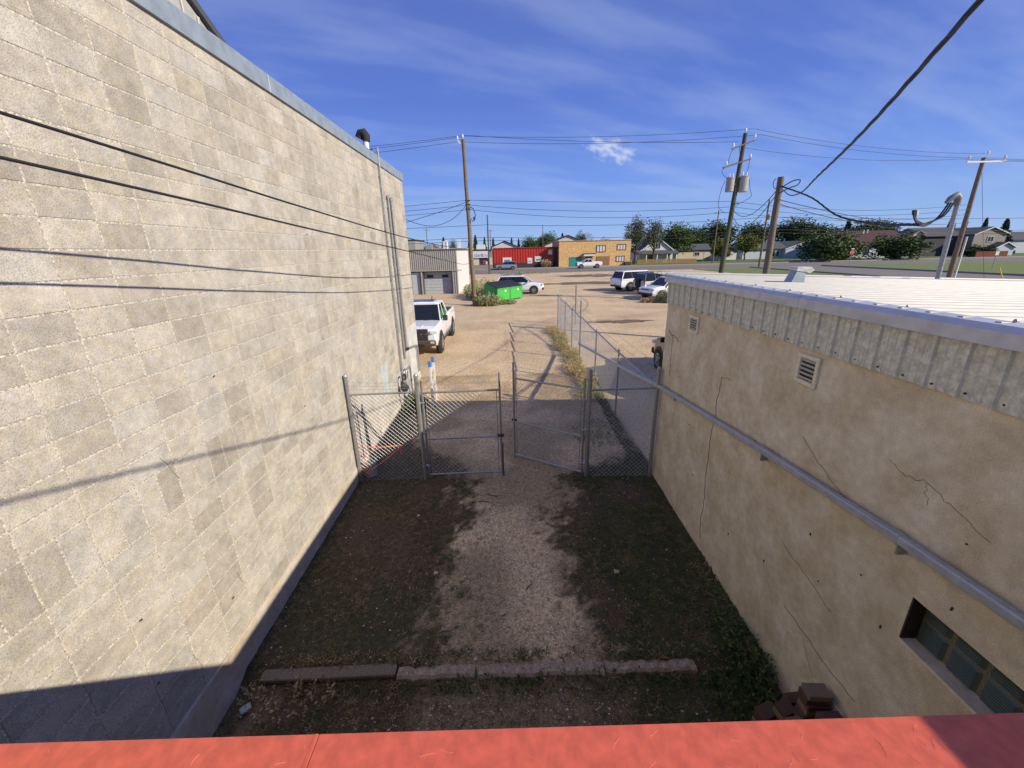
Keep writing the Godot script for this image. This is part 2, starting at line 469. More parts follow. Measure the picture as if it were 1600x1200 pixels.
func build_ground():
	var xs := lines_between([[-400, 80], [-80, 10], [-30, 1.5], [-9, 0.5], [-3.3, 0.07], [3.0, 0.4], [9, 0.8], [30, 3], [60, 20], [400, 1]])
	var zs := lines_between([[-60, 10], [-6, 1], [1.2, 0.07], [11.0, 0.15], [13.6, 0.3], [24, 0.6], [60, 1.6], [80, 10], [200, 60], [700, 1]])
	var V := PackedVector3Array(); var C := PackedColorArray(); var N := PackedVector3Array(); var I := PackedInt32Array()
	for z in zs:
		for x in xs:
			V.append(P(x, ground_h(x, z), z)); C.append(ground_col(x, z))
			var e := 0.12
			N.append(Vector3(ground_h(x - e, z) - ground_h(x + e, z), 2 * e, -(ground_h(x, z - e) - ground_h(x, z + e))).normalized())
	var w := xs.size()
	for j in zs.size() - 1:
		for i in w - 1:
			var k := j * w + i
			I.append_array([k, k + w, k + w + 1, k, k + w + 1, k + 1])
	var arr := []; arr.resize(Mesh.ARRAY_MAX)
	arr[Mesh.ARRAY_VERTEX] = V; arr[Mesh.ARRAY_NORMAL] = N; arr[Mesh.ARRAY_COLOR] = C; arr[Mesh.ARRAY_INDEX] = I
	var me := ArrayMesh.new(); me.add_surface_from_arrays(Mesh.PRIMITIVE_TRIANGLES, arr)
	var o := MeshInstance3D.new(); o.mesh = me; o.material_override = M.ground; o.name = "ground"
	add_child(o); o.set_meta("kind", "structure")

func sheet(called: String, m: Material, pts: Array, h: float):
	var g := Geo.new()
	var v := []
	for p in pts: v.append(P(p[0], h, p[1]))
	g.fan(v)
	struct(g, called, m)

func blob_sheet(called: String, m: Material, cx: float, cz: float, rx: float, rz: float, h: float, seed_: float):
	var g := Geo.new(); var prev := Vector3.ZERO; var first := Vector3.ZERO
	for k in 49:
		var a := TAU * (k % 48) / 48.0
		var q := 1.0 + gn1.get_noise_2d(cos(a) * 1.6 + seed_, sin(a) * 1.6) * 0.9
		var p := P(cx + cos(a) * rx * q, h, cz + sin(a) * rz * q)
		if k > 0: g.tri(P(cx, h, cz), prev, p)
		prev = p
	struct(g, called, m)

func build_roads():
	blob_sheet("mud_ground", M.mud, 13.0, 65.0, 6.0, 3.2, 0.010, 3.0)
	blob_sheet("mud_ground", M.mud, 9.2, 50.5, 5.0, 1.8, 0.016, 11.0)
	blob_sheet("mud_ground", M.mud, 6.6, 23.0, 1.6, 0.45, 0.022, 17.0)
	blob_sheet("puddle_water", M.water, 14.2, 66.0, 1.5, 0.8, 0.014, 23.0)
	sheet("road", M.asphalt, [[-160, 76], [300, 76], [300, 93], [-160, 93]], 0.012)
	sheet("road", M.asphalt, [[44, -60], [57, -60], [57, 76], [44, 76]], 0.016)
	for d in [[[-160, 93.0], [300, 93.0], 0.3], [[57.0, -60], [57.0, 76], 0.3], [[44, -60], [44, 76], 0.25]]:
		var g := Geo.new()
		var a := P(d[0][0], 0.07, d[0][1]); var b := P(d[1][0], 0.07, d[1][1])
		g.bar(a, b, 0.16, d[2])
		struct(g, "kerb", M.concrete)
	sheet("pavement", M.concrete, [[-60, 93.2], [29, 93.2], [29, 97.0], [-60, 97.0]], 0.10)
	sheet("grass_verge", M.lawn_dry, [[57.2, -60], [300, -60], [300, 75.6], [57.2, 75.6]], 0.09)
	sheet("grass_verge", M.lawn, [[29.5, 93.2], [300, 93.2], [300, 500], [29.5, 500]], 0.06)
	sheet("grass_verge", M.lawn_dry, [[36.5, 42], [43.8, 38], [43.8, 75], [33, 75], [34, 60]], 0.03)
	sheet("grass_verge", M.lawn_dry, [[-160, 97.5], [29.3, 97.5], [29.3, 400], [-160, 400]], 0.02)

# ------------------------------------------------------------------ block building
var cam: Camera3D
func pixel(p: Vector3) -> Vector3:
	var l := cam.transform.affine_inverse() * p
	var f := 0.5 / tan(deg_to_rad(cam.fov) * 0.5)
	return Vector3(l.x / -l.z * f * 0.75 + 0.5, 0.5 - l.y / -l.z * f, -l.z)

const WALL_X := -3.01
const COL0 := 2.867
const ROW0 := 4.0707

func block_mesh(len_: float, tall: float) -> ArrayMesh:
	var g := Geo.new()
	# face looks along +x; edges slightly rounded
	var L := len_ * 0.5 - 0.005; var H := tall * 0.5 - 0.005
	var b := 0.004
	var f := [Vector3(0, -H + b, -L + b), Vector3(0, H - b, -L + b), Vector3(0, H - b, L - b), Vector3(0, -H + b, L - b)]
	var e := [Vector3(-b, -H, -L), Vector3(-b, H, -L), Vector3(-b, H, L), Vector3(-b, -H, L)]
	var d := []  # flat dark panel standing in for the shade of a recess
	for v in e: d.append(v + Vector3(-0.03, 0, 0))
	g.quad(f[0], f[3], f[2], f[1])
	for k in 4:
		var m := (k + 1) % 4
		g.quad(f[k], f[m], e[m], e[k]); g.quad(e[k], e[m], d[m], d[k])
	return g.mesh()

func build_block_building():
	var t := thing("block_building", "long beige concrete block building with a metal coping along its top", "building", P(-3.01, 0, 6))
	var off := -t.position
	var g := Geo.new()
	g.box(off + P(-10.5133, 2.7, 3.63), Vector3(15.0, 6.6, 19.26))   # front face at x = -3.02
	part(g, "wall", M.mortar, t)
	g = Geo.new()
	g.box(off + P(-3.05, -0.28, 3.63), Vector3(0.12, 0.70, 19.24), Basis(), 0.006)
	part(g, "foundation", M.foundation, t)
	# stack bond blocks, with one soldier course
	var meshes := {"flat": block_mesh(0.4, 0.2), "soldier": block_mesh(0.2, 0.4)}
	var tn := FastNoiseLite.new(); tn.seed = 8; tn.frequency = 0.35
	var list := []
	for i in range(-14, 26):
		for j in range(-10, 20):
			if j == 10: continue
			var soldier := j == 9
			for k in (2 if soldier else 1):
				var z := COL0 + 0.4 * i + (0.1 + 0.2 * k if soldier else 0.2)
				var h := ROW0 - 0.2 * j - (0.2 if soldier else 0.1)
				var c := P(WALL_X, h, z)
				var px := pixel(c)
				var seen := px.z > 0.3 and px.x > -0.03 and px.x < 1.03 and px.y > -0.03 and px.y < 1.03
				var d := (c - Vector3(0, 4, 0)).length()
				var area := (3.0 / d) / (d * d) if seen else 0.0
				var v := tn.get_noise_2d(i * 1.3, j * 0.5) * 1.5 + rng.randfn(0, 0.55)
				# weather stains run down a few columns
				if (i in [9, 10, 17]) and j < 3 and rng.randf() < 0.6: v -= 0.9
				var tone := 0
				if v < -1.0: tone = 7
				elif v < -0.6: tone = 6
				elif v < -0.25: tone = [2, 4][rng.randi() % 2]
				elif v < 0.2: tone = [1, 3, 9][rng.randi() % 3]
				elif v < 0.6: tone = [0, 3, 8][rng.randi() % 3]
				else: tone = [5, 0][rng.randi() % 2]
				var key := "block%d" % tone
				if z > 12.1 and h < 2.0: key = "pale_paint"
				elif z > 10.3 and z < 11.6 and h < 0.95 and rng.randf() < 0.8: key = "blue_paint" if rng.randf() < 0.5 else "pale_paint"
				elif z > 9.2 and z < 9.5 and h > 0.6 and h < 1.5: key = "blue_paint"
				list.append([area, c + Vector3(rng.randf_range(-0.0012, 0.0012), 0, 0), "soldier" if soldier else "flat", key])
	list.sort_custom(func(a, b): return a[0] > b[0])
	var rest := {}
	for n in list.size():
		var e: Array = list[n]
		if n < 300:
			inst(meshes[e[2]], "block", M[e[3]], t, off + e[1])
		else:
			if not rest.has(e[3]):
				rest[e[3]] = SurfaceTool.new(); rest[e[3]].begin(Mesh.PRIMITIVE_TRIANGLES)
			rest[e[3]].append_from(meshes[e[2]], 0, Transform3D(Basis(), off + e[1]))
	var am := ArrayMesh.new()
	for k in rest:
		rest[k].commit(am)
		am.surface_set_material(am.get_surface_count() - 1, M[k])
	var o := MeshInstance3D.new(); o.mesh = am; o.name = "blocks"; t.add_child(o, true); o.set_meta("kind", "stuff")
	# coping along the top in lengths, with a thin drip line under it
	var zz := -6.0
	while zz < 13.2:
		var z2: float = min(zz + 3.05, 13.33)
		g = Geo.new()
		g.box(off + P(-3.06, 6.10, (zz + z2) * 0.5), Vector3(0.16, 0.20, z2 - zz - 0.0015), Basis(), 0.002)
		g.box(off + P(-3.21, 6.193, (zz + z2) * 0.5), Vector3(0.18, 0.012, z2 - zz - 0.004))
		part(g, "coping", M.coping, t)
		zz = z2
	g = Geo.new(); g.box(off + P(-10.5, 6.03, 3.6), Vector3(14.4, 0.06, 19.0)); part(g, "roof_deck", M.shingle_grey, t)
	# small dark marks: old anchors and ties left in the face
	for m in [[1.9, 3.68], [2.55, 1.25], [3.45, 0.55], [2.5, 0.62], [5.6, 1.9], [4.0, 2.85], [2.15, 3.92], [6.6, 4.3]]:
		g = Geo.new()
		g.box(off + P(-3.004, m[1], m[0]), Vector3(0.010, 0.014, 0.030), Basis(Vector3.RIGHT, rng.randf_range(-0.4, 0.4)), 0.004)
		part(g, "anchor", M.dark_metal, t)
	# hairline cracks near the foot
	for cpts in [[[3.15, 2.38], [3.2, 2.3], [3.23, 2.2], [3.28, 2.1]], [[2.85, 0.5], [2.9, 0.3], [2.88, 0.15]], [[3.6, 0.75], [3.63, 0.6], [3.7, 0.5]]]:
		g = Geo.new()
		var pts := []
		for p in cpts: pts.append(off + P(-3.0095, p[1], p[0]))
		g.tube(pts, 0.0022, 3, true, false)
		part(g, "crack", M.crack, t)

	# white metal gable standing on the roof behind the coping
	var r := thing("metal_gable", "white ribbed metal gable with a dark sloping eave above the block wall", "building", P(-4.5, 6.06, 0))
	off = -r.position
	g = Geo.new()
	g.prism([off + P(-4.5, 6.06, -9.4), off + P(-4.5, 6.06, 9.6), off + P(-4.5, 6.35, 9.6), off + P(-4.5, 11.28, 0), off + P(-4.5, 6.35, -9.4)], Vector3(-9, 0, 0))
	part(g, "gable_wall", M.white_metal, r)
	for k in range(-20, 31):
		var z := k * 0.3
		g = Geo.new()
		var top := 11.28 - absf(z) * 0.515
		g.box(off + P(-4.485, (6.06 + top) * 0.5, z), Vector3(0.03, top - 6.1, 0.05), Basis(), 0.01)
		if top > 6.3: part(g, "rib", M.white_metal, r)
	for s in [[0.0, 11.36, 10.0, 6.21], [0.0, 11.36, -9.8, 6.21]]:
		g = Geo.new()
		g.bar(off + P(-9.0, s[1], s[0]), off + P(-9.0, s[3], s[2]), 0.10, 9.14, Vector3.RIGHT)
		part(g, "roof_slope", M.dark_frame, r)
	for k in [[6.5, 7.6], [7.4, 7.22], [5.6, 8.0]]:
		g = Geo.new(); g.lathe(off + P(-4.47, k[1], k[0]), [Vector2(0.02, 0), Vector2(0.02, 0.02)], 8, Vector3.RIGHT); part(g, "bolt", M.dark_metal, r)

	# flue with black cowl
	var fl := thing("flue_pipe", "white flue pipe with a black hooded cowl at the top of the block wall", "flue", P(-3.18, 6.2, 10.72))
	g = Geo.new(); g.tube([Vector3(0, -0.05, 0), Vector3(0, 0.28, 0)], 0.065, 12); part(g, "pipe", M.white_paint, fl)
	g = Geo.new()
	g.tube([Vector3(0.02, 0.26, 0), Vector3(0.02, 0.36, 0), Vector3(-0.03, 0.43, 0), Vector3(-0.10, 0.42, 0), Vector3(-0.15, 0.33, 0)], [0.085, 0.10, 0.105, 0.095, 0.085], 10)
	part(g, "cowl", M.rubber, fl)
	g = Geo.new(); g.bar(Vector3(-0.20, 0.09, 0), Vector3(0.13, 0.09, 0), 0.03, 0.02); part(g, "strap", M.dark_metal, fl)

	# conduits down the wall
	var cd := [["steel conduit running from the flue strap down the block wall", 10.85, 6.30, 0.55, 0.024], ["thin grey conduit on the block wall beside the flue conduit", 11.32, 5.33, 1.12, 0.028], ["grey conduit on the block wall next to its corner bend", 11.62, 5.31, 1.38, 0.030]]
	for k in 3:
		var e: Array = cd[k]
		var q := thing("conduit", e[0], "conduit", P(-2.965, e[3], e[1]))
		g = Geo.new()
		g.tube([Vector3(0, 0, 0), Vector3(0, e[2] - e[3], 0)], e[4], 8)
		part(g, "tube", M.zinc_pole, q)
		g = Geo.new(); g.lathe(Vector3(0, e[2] - e[3] - 0.02, 0), [Vector2(e[4] * 1.3, 0), Vector2(e[4] * 1.3, 0.06), Vector2(e[4] * 0.6, 0.09)], 8); part(g, "end_cap", M.zinc_pole, q)
		var y := 0.4
		while y < e[2] - e[3] - 0.2:
			g = Geo.new(); g.box(Vector3(-0.012, y, 0), Vector3(0.05, 0.03, e[4] * 3.2)); part(g, "clamp", M.zinc_pole, q)
			y += 1.2
	var pb := thing("bent_pipe", "grey pipe bending along and down the pale painted corner of the block wall", "pipe", P(-2.95, 0.3, 12.9))
	g = Geo.new()
	g.tube([Vector3(0, 0, 0), Vector3(0, 0.78, 0), Vector3(0, 0.86, 0.06), Vector3(0, 0.90, 0.2), Vector3(0, 1.03, 1.15), Vector3(0, 1.04, 1.28)], 0.033, 8)
	part(g, "tube", M.zinc_pole, pb)
	g = Geo.new(); g.lathe(Vector3(0, 1.04, 1.27), [Vector2(0.05, -0.04), Vector2(0.05, 0.04)], 8, Vector3.BACK); part(g, "coupling", M.dark_metal, pb)
	# gas meter cluster
	var gm := thing("gas_meter", "grey gas meter with its pipework at the foot of the block wall", "gas meter", P(-2.85, -0.05, 10.75))
	g = Geo.new(); g.box(Vector3(0, 0.62, 0), Vector3(0.18, 0.26, 0.24), Basis(), 0.05); part(g, "meter_body", M.tank_grey, gm)
	g = Geo.new(); g.lathe(Vector3(0.02, 0.60, 0.32), [Vector2(0.03, -0.05), Vector2(0.11, -0.035), Vector2(0.11, 0.035), Vector2(0.03, 0.05)], 14, Vector3(0.5, 0, 1)); part(g, "regulator", M.dark_metal, gm)
	g = Geo.new(); g.tube([Vector3(0, 0.75, -0.08), Vector3(0, 0.93, -0.08), Vector3(0, 0.97, -0.14), Vector3(0, 0.97, -0.5), Vector3(0, 0.9, -0.56), Vector3(0, 0.0, -0.56)], 0.026, 8); part(g, "outlet_pipe", M.zinc_pole, gm)
	g = Geo.new(); g.tube([Vector3(0, 0.75, 0.08), Vector3(0, 0.90, 0.08), Vector3(0, 0.93, 0.16), Vector3(0, 0.93, 0.30), Vector3(0, 0.86, 0.34), Vector3(0, 0.0, 0.34)], 0.026, 8); part(g, "inlet_pipe", M.dark_metal, gm)

# ------------------------------------------------------------------ stucco building
const RX := 2.74
func crack_on(t: Node3D, off: Vector3, pts: Array, r := 0.004):
	var g := Geo.new()
	var v := []
	for i in pts.size() - 1:
		for k in 5:
			var f := k / 5.0
			v.append(off + P(RX - 0.0005, lerpf(pts[i][1], pts[i + 1][1], f) + 4.0 + rng.randf_range(-0.012, 0.012), lerpf(pts[i][0], pts[i + 1][0], f) + rng.randf_range(-0.012, 0.012)))
	v.append(off + P(RX - 0.0005, pts[-1][1] + 4.0, pts[-1][0]))
	g.tube(v, r, 4, true, false)
	part(g, "crack", M.crack, t)

func build_stucco_building():
	var t := thing("stucco_building", "low tan stucco building with galvanized fascia and white ribbed metal roof", "building", P(RX, -0.3, 3))
	var off := -t.position
	var g := Geo.new()
	# wall with its window opening (z .95-2.17, h 1.29-1.67)
	for b in [[-6.0, 0.95, -0.6, 3.47], [2.17, 7.0, -0.6, 3.47], [0.95, 2.17, -0.6, 1.29], [0.95, 2.17, 1.67, 3.47]]:
		g.box(off + P(RX + 0.12, (b[2] + b[3]) * 0.5, (b[0] + b[1]) * 0.5), Vector3(0.24, b[3] - b[2], b[1] - b[0]))
	g.prism([off + P(2.98, -0.6, 6.76), off + P(14.0, -0.6, 6.76), off + P(14.0, 2.98, 6.76), off + P(2.98, 3.46, 6.76)], Vector3(0, 0, -0.24))
	g.box(off + P(13.88, 1.15, 0.3), Vector3(0.24, 3.5, 12.6))
	part(g, "wall", M.stucco, t)
	# rough plaster skirt at the foot, with a wandering upper edge
	g = Geo.new()
	var prev := Vector3.ZERO; var prevb := Vector3.ZERO
	for k in 42:
		var z := -1.0 + k * 0.1
		var y := 0.34 + gn1.get_noise_2d(z * 3.0, 5.0) * 0.22 + 0.10 * sin(z * 2.1)
		var a := off + P(RX - 0.008, y, z); var b := off + P(RX - 0.014, -0.6, z)
		if k > 0:
			g.quad(prev, a, b, prevb)
			g.quad(prev, a, a + Vector3(0.02, 0.012, 0), prev + Vector3(0.02, 0.012, 0))
		prev = a; prevb = b
	part(g, "plaster_skirt", M.stucco_light, t)
	crack_on(t, off, [[4.98, -1.62], [4.99, -1.75], [5.03, -1.95], [5.0, -2.2], [5.05, -2.4], [5.02, -2.8], [5.04, -3.1], [4.98, -3.5], [5.0, -3.8], [4.94, -4.1]], 0.005)
	crack_on(t, off, [[4.98, -1.62], [4.85, -1.58], [4.78, -1.6]], 0.003)
	crack_on(t, off, [[6.85, -1.35], [6.7, -1.42], [6.62, -1.40], [6.4, -1.46]], 0.005)
	crack_on(t, off, [[6.66, -1.42], [6.66, -1.8], [6.63, -2.1]], 0.004)
	crack_on(t, off, [[3.45, -1.72], [3.2, -1.86], [2.95, -1.98], [2.75, -2.02]], 0.003)
	crack_on(t, off, [[2.6, -1.5], [2.45, -1.55], [2.3, -1.52], [2.1, -1.6], [1.9, -1.66]], 0.002)
	crack_on(t, off, [[2.32, -1.53], [2.30, -1.60], [2.27, -1.66]], 0.0018)
	crack_on(t, off, [[3.4, -2.9], [3.0, -2.98], [2.7, -3.05]], 0.003)
	crack_on(t, off, [[3.2, -3.5], [2.9, -3.52], [2.6, -3.56], [2.3, -3.55]], 0.004)
	# small nails and chips in the wall
	for k in [[5.7, -2.6], [5.4, -3.3], [3.1, -2.55], [2.55, -2.5], [2.3, -2.75], [2.9, -2.9], [4.3, -3.5], [4.6, -3.7], [4.1, -2.1], [2.0, -1.75], [1.95, -2.2], [3.6, -3.3]]:
		g = Geo.new(); g.box(off + P(RX - 0.004, k[1] + 4.0, k[0]), Vector3(0.010, rng.randf_range(0.008, 0.03), 0.008), Basis(Vector3.RIGHT, rng.randf_range(-0.3, 0.3)))
		part(g, "nail", M.dark_metal, t)
	# fascia sheets, each 0.8 m, ribbed every 0.2 m
	for k in range(-10, 7):
		var z0 := 2.115 + 0.802 * k; var z1: float = min(z0 + 0.802, 7.02)
		g = Geo.new()
		var prof := [] # (z, x)
		var z := z0
		while z < z1 - 0.01:
			prof.append([z, 2.718])
			if z + 0.15 < z1:
				prof.append_array([[z + 0.045, 2.718], [z + 0.052, 2.712], [z + 0.062, 2.718], [z + 0.105, 2.718], [z + 0.112, 2.712], [z + 0.122, 2.718]])
				prof.append_array([[z + 0.168, 2.718], [z + 0.174, 2.698], [z + 0.190, 2.698], [z + 0.196, 2.718]])
			z += 0.2005
		prof.append([z1 - 0.009, 2.718])
		for i in prof.size() - 1:
			var a: Array = prof[i]; var b: Array = prof[i + 1]
			var jut: float = 0.006 * ((k + 20) % 2)
			g.quad(off + P(a[1] - jut, 3.09, a[0]), off + P(b[1] - jut, 3.09, b[0]), off + P(b[1] - jut, 3.46, b[0]), off + P(a[1] - jut, 3.46, a[0]))
			g.quad(off + P(a[1] - jut, 3.09, a[0]), off + P(b[1] - jut, 3.09, b[0]), off + P(RX, 3.09, b[0]), off + P(RX, 3.09, a[0]))
		part(g, "fascia_sheet", M.zinc, t)
		for s in 4:
			g = Geo.new(); g.lathe(off + P(2.716, 3.125 + rng.randf_range(-0.006, 0.006), z0 + 0.14 + 0.2 * s), [Vector2(0.008, 0), Vector2(0.006, 0.008)], 6, Vector3.LEFT)
			if z0 + 0.14 + 0.2 * s < z1: part(g, "screw", M.dark_metal, t)
	# drip edge in lengths
	for k in [[-6.0, 0.4], [0.4, 3.75], [3.75, 7.06]]:
		g = Geo.new()
		var a := []
		for p in [[2.668, 3.435], [2.664, 3.52], [2.70, 3.552], [2.83, 3.556], [2.83, 3.545], [2.72, 3.535], [2.69, 3.44]]: a.append(off + P(p[0], p[1], k[0] + 0.002))
		g.prism(a, Vector3(0, 0, -(k[1] - k[0] - 0.004)))
		part(g, "drip_edge", M.drip_edge, t)
	# roof sheets fall gently away from the alley
	var fall := 0.043
	for k in range(-11, 8):
		var z0 := 7.06 - 0.8 * (7 - k) + 0.0; var z1 := z0 + 0.8
		if z0 < -6.1: continue
		g = Geo.new()
		var prof := []
		for s in 4:
			var z := z0 + 0.2 * s
			prof.append_array([[z, 0.0], [z + 0.15, 0.0], [z + 0.160, 0.024], [z + 0.188, 0.024]])
		prof.append([z1, 0.0])
		for i in prof.size() - 1:
			var a: Array = prof[i]; var b: Array = prof[i + 1]
			g.quad(off + P(2.74, 3.536 + a[1], a[0]), off + P(2.74, 3.536 + b[1], b[0]), off + P(14.2, 3.536 + b[1] - fall * 11.46, b[0]), off + P(14.2, 3.536 + a[1] - fall * 11.46, a[0]))
		for q in 4:
			var z := z0 + 0.2 * q
			g.quad(off + P(2.741, 3.53, z + 0.15), off + P(2.741, 3.560, z + 0.160), off + P(2.741, 3.560, z + 0.188), off + P(2.741, 3.53, z + 0.2))
		part(g, "roof_sheet", M.white_metal, t)
	g = Geo.new(); g.bar(off + P(2.7, 3.535, 7.085), off + P(14.2, 3.535 - fall * 11.5, 7.085), 0.05, 0.07, Vector3.UP); part(g, "gable_trim", M.white_metal, t)
	for k in 9:
		g = Geo.new(); g.lathe(off + P(2.80 + 0.02 * (k % 2), 3.556, 1.6 + 0.62 * k), [Vector2(0.012, 0), Vector2(0.012, 0.01), Vector2(0.006, 0.018)], 6); part(g, "screw", M.zinc_pole, t)
	# louvred vents
	for v in [[5.77, 6.07, 2.78, 3.03], [3.41, 3.68, 2.755, 3.035]]:
		var vn := Node3D.new(); vn.name = "louvre_vent"; t.add_child(vn, true)
		vn.position = off + P(RX, v[2], v[0])
		var w: float = v[1] - v[0]; var hh: float = v[3] - v[2]
		g = Geo.new()
		var fw := 0.038
		g.box(Vector3(-0.014, hh - fw * 0.5, -w * 0.5), Vector3(0.028, fw, w), Basis(), 0.004)
		g.box(Vector3(-0.014, fw * 0.5, -w * 0.5), Vector3(0.028, fw, w), Basis(), 0.004)
		for zz in [fw * 0.5, w - fw * 0.5]: g.box(Vector3(-0.0135, hh * 0.5, -zz), Vector3(0.027, hh - fw * 2, fw), Basis(), 0.004)
		part(g, "frame", M.vent_frame, vn)
		g = Geo.new(); g.box(Vector3(-0.002, hh * 0.5, -w * 0.5), Vector3(0.003, hh - 0.06, w - 0.06)); part(g, "opening", M.dark_void, vn)
		for s in 5:
			g = Geo.new(); g.box(Vector3(-0.014, fw + (hh - 2 * fw) * (s + 0.5) / 5.0, -w * 0.5), Vector3(0.004, 0.042, w - 2 * fw), Basis(Vector3.BACK, 0.75)); part(g, "slat", M.vent_slat, vn)
	# glass block window: 6 by 2
	var win := Node3D.new(); win.name = "glass_block_window"; t.add_child(win, true)
	win.position = off + P(RX, 1.29, 0.95)
	g = Geo.new(); g.box(Vector3(0.150, 0.19, -0.61), Vector3(0.06, 0.38, 1.22)); part(g, "mortar_bed", M.old_mortar, win)
	g = Geo.new(); g.box(Vector3(0.055, 0.19, -1.214), Vector3(0.11, 0.38, 0.012)); part(g, "jamb", M.brown_wood, win)
	for i in 6:
		for j in 2:
			g = Geo.new()
			var c := Vector3(0.135, 0.095 + 0.19 * j, -(0.105 + 0.203 * i))
			g.box(c, Vector3(0.06, 0.166, 0.178), Basis(), 0.014)
			for s in 8: g.box(c + Vector3(-0.031, -0.066 + 0.0188 * s, 0), Vector3(0.020, 0.011, 0.150), Basis(Vector3.RIGHT, PI * 0.25 * 0), 0.004)
			part(g, "glass_block", M.glass_block, win)
	g = Geo.new(); g.box(Vector3(0.06, 0.006, -0.61), Vector3(0.13, 0.02, 1.22), Basis(Vector3.BACK, -0.06)); part(g, "sill", M.stucco_light, win)

	# roof vent hood
	var rv := thing("roof_vent", "small galvanized hooded vent standing on the white metal roof", "vent", P(3.80, 3.48, 5.5))
	rv.scale = Vector3(1.35, 1.3, 1.35)
	g = Geo.new()
	g.loft([[Vector3(-0.075, 0, 0.06), Vector3(0.06, 0, 0.06), Vector3(0.06, 0, -0.06), Vector3(-0.075, 0, -0.06)], [Vector3(-0.02, 0.14, 0.05), Vector3(0.065, 0.14, 0.05), Vector3(0.065, 0.14, -0.05), Vector3(-0.02, 0.14, -0.05)]])
	part(g, "body", M.coping, rv)
	g = Geo.new()
	g.prism([Vector3(-0.03, 0.141, 0.055), Vector3(-0.02, 0.175, 0.055), Vector3(0.11, 0.175, 0.055), Vector3(0.145, 0.14, 0.055), Vector3(0.10, 0.115, 0.055), Vector3(0.066, 0.125, 0.055)], Vector3(0, 0, -0.11))
	part(g, "hood", M.zinc, rv)

	# long downpipe crossing the wall and carried on to the fence
	var dp := thing("drain_pipe", "long grey drain pipe sloping across the stucco wall and out past the fence", "pipe", P(2.68, 0, 7))
	off = -dp.position
	var line := [[-1.0, -1.87], [1.0, -1.90], [2.35, -1.965], [3.89, -2.09], [6.71, -2.36], [9.5, -2.72], [12.5, -3.10], [15.15, -3.44]]
	for i in line.size() - 1:
		var a := off + P(2.675, line[i][1] + 4.0, line[i][0]); var b := off + P(2.675, line[i + 1][1] + 4.0, line[i + 1][0] - 0.006)
		g = Geo.new(); g.bar(a, b, 0.060, 0.068, Vector3.UP, 0.010); part(g, "pipe_length", M.gutter, dp)
		g = Geo.new(); g.bar(b - (b - a).normalized() * 0.05, b + (b - a).normalized() * 0.05, 0.068, 0.076, Vector3.UP, 0.008); part(g, "joint_sleeve", M.gutter, dp)
	for z in [2.3, 3.86, 6.2]:
		g = Geo.new(); g.box(off + P(2.70, 1.97 - 0.08 * (z - 2.3), z), Vector3(0.07, 0.10, 0.015)); part(g, "strap", M.zinc_pole, dp)

	# pavers stacked against the wall
	var spots := [[2.62, 2.68, 6, 0.05], [2.60, 2.50, 12, -0.1], [2.50, 2.62, 6, 0.2], [2.46, 2.42, 7, 0.1], [2.60, 2.30, 11, -0.05], [2.36, 2.66, 4, 0.3]]
	for k in spots.size():
		var e: Array = spots[k]
		for n in e[2]:
			g = Geo.new()
			g.box(Vector3(0, 0, 0), Vector3(0.19, 0.060, 0.125), Basis(), 0.005)
			var o := single(g, "paver", M.rust_paver if (n + k) % 3 else M.tan_paver, ["brown paver in the low stack touching the weeds at the stucco wall", "brown paver in the tall stack between two others at the stucco wall", "brown paver in the short stack before the tall paver stack", "brown paver in the medium stack standing out from the stucco wall", "brown paver in the tall stack closest to the glass block window", "brown paver in the lowest stack among the weeds"][k], "paver", "pavers stacked by the stucco wall")
			o.position = P(e[0] + rng.randf_range(-0.008, 0.008), -0.44 + 0.032 + 0.0635 * n, e[1] + rng.randf_range(-0.008, 0.008))
			o.rotation.y = e[3] + rng.randf_range(-0.06, 0.06)

func build_near_building():
	var t := thing("red_parapet_building", "building edge capped with scuffed red metal flashing", "building", P(0, -0.5, 0.4))
	var off := -t.position
	var g := Geo.new(); g.box(off + P(-0.13, 0.95, -2.6), Vector3(5.6, 3.1, 6.6)); part(g, "wall", M.stucco, t)
	for k in [[-2.98, -0.605], [-0.603, 2.70]]:
		g = Geo.new()
		g.box(off + P((k[0] + k[1]) * 0.5, 2.605, 0.55), Vector3(k[1] - k[0], 0.03, 0.60), Basis(), 0.0012)
		g.box(off + P((k[0] + k[1]) * 0.5, 2.51, 0.841), Vector3(k[1] - k[0], 0.16, 0.016))
		part(g, "flashing", M.red_metal, t)
	g = Geo.new(); g.box(off + P(-0.612, 2.6205, 0.55), Vector3(0.010, 0.0008, 0.60)); part(g, "lap_seam", M.red_metal, t)
	# scuffs where the paint is scratched through
	for k in 34:
		g = Geo.new()
		var x := rng.randf_range(0.35, 1.25) if k < 24 else rng.randf_range(-1.5, 0.3)
		var z := rng.randf_range(0.73, 0.84); var a := rng.randf_range(-2.2, 2.2)
		var pts := []
		var p := Vector2(x, z)
		for s in 4:
			pts.append(off + P(p.x, 2.6203, p.y)); p += Vector2(cos(a), sin(a)) * rng.randf_range(0.006, 0.016); a += rng.randf_range(-0.5, 0.5)
			p.y = clampf(p.y, 0.70, 0.843)
		g.tube(pts, 0.0005, 3, true, false)
		part(g, "scratch", M.scratch, t)

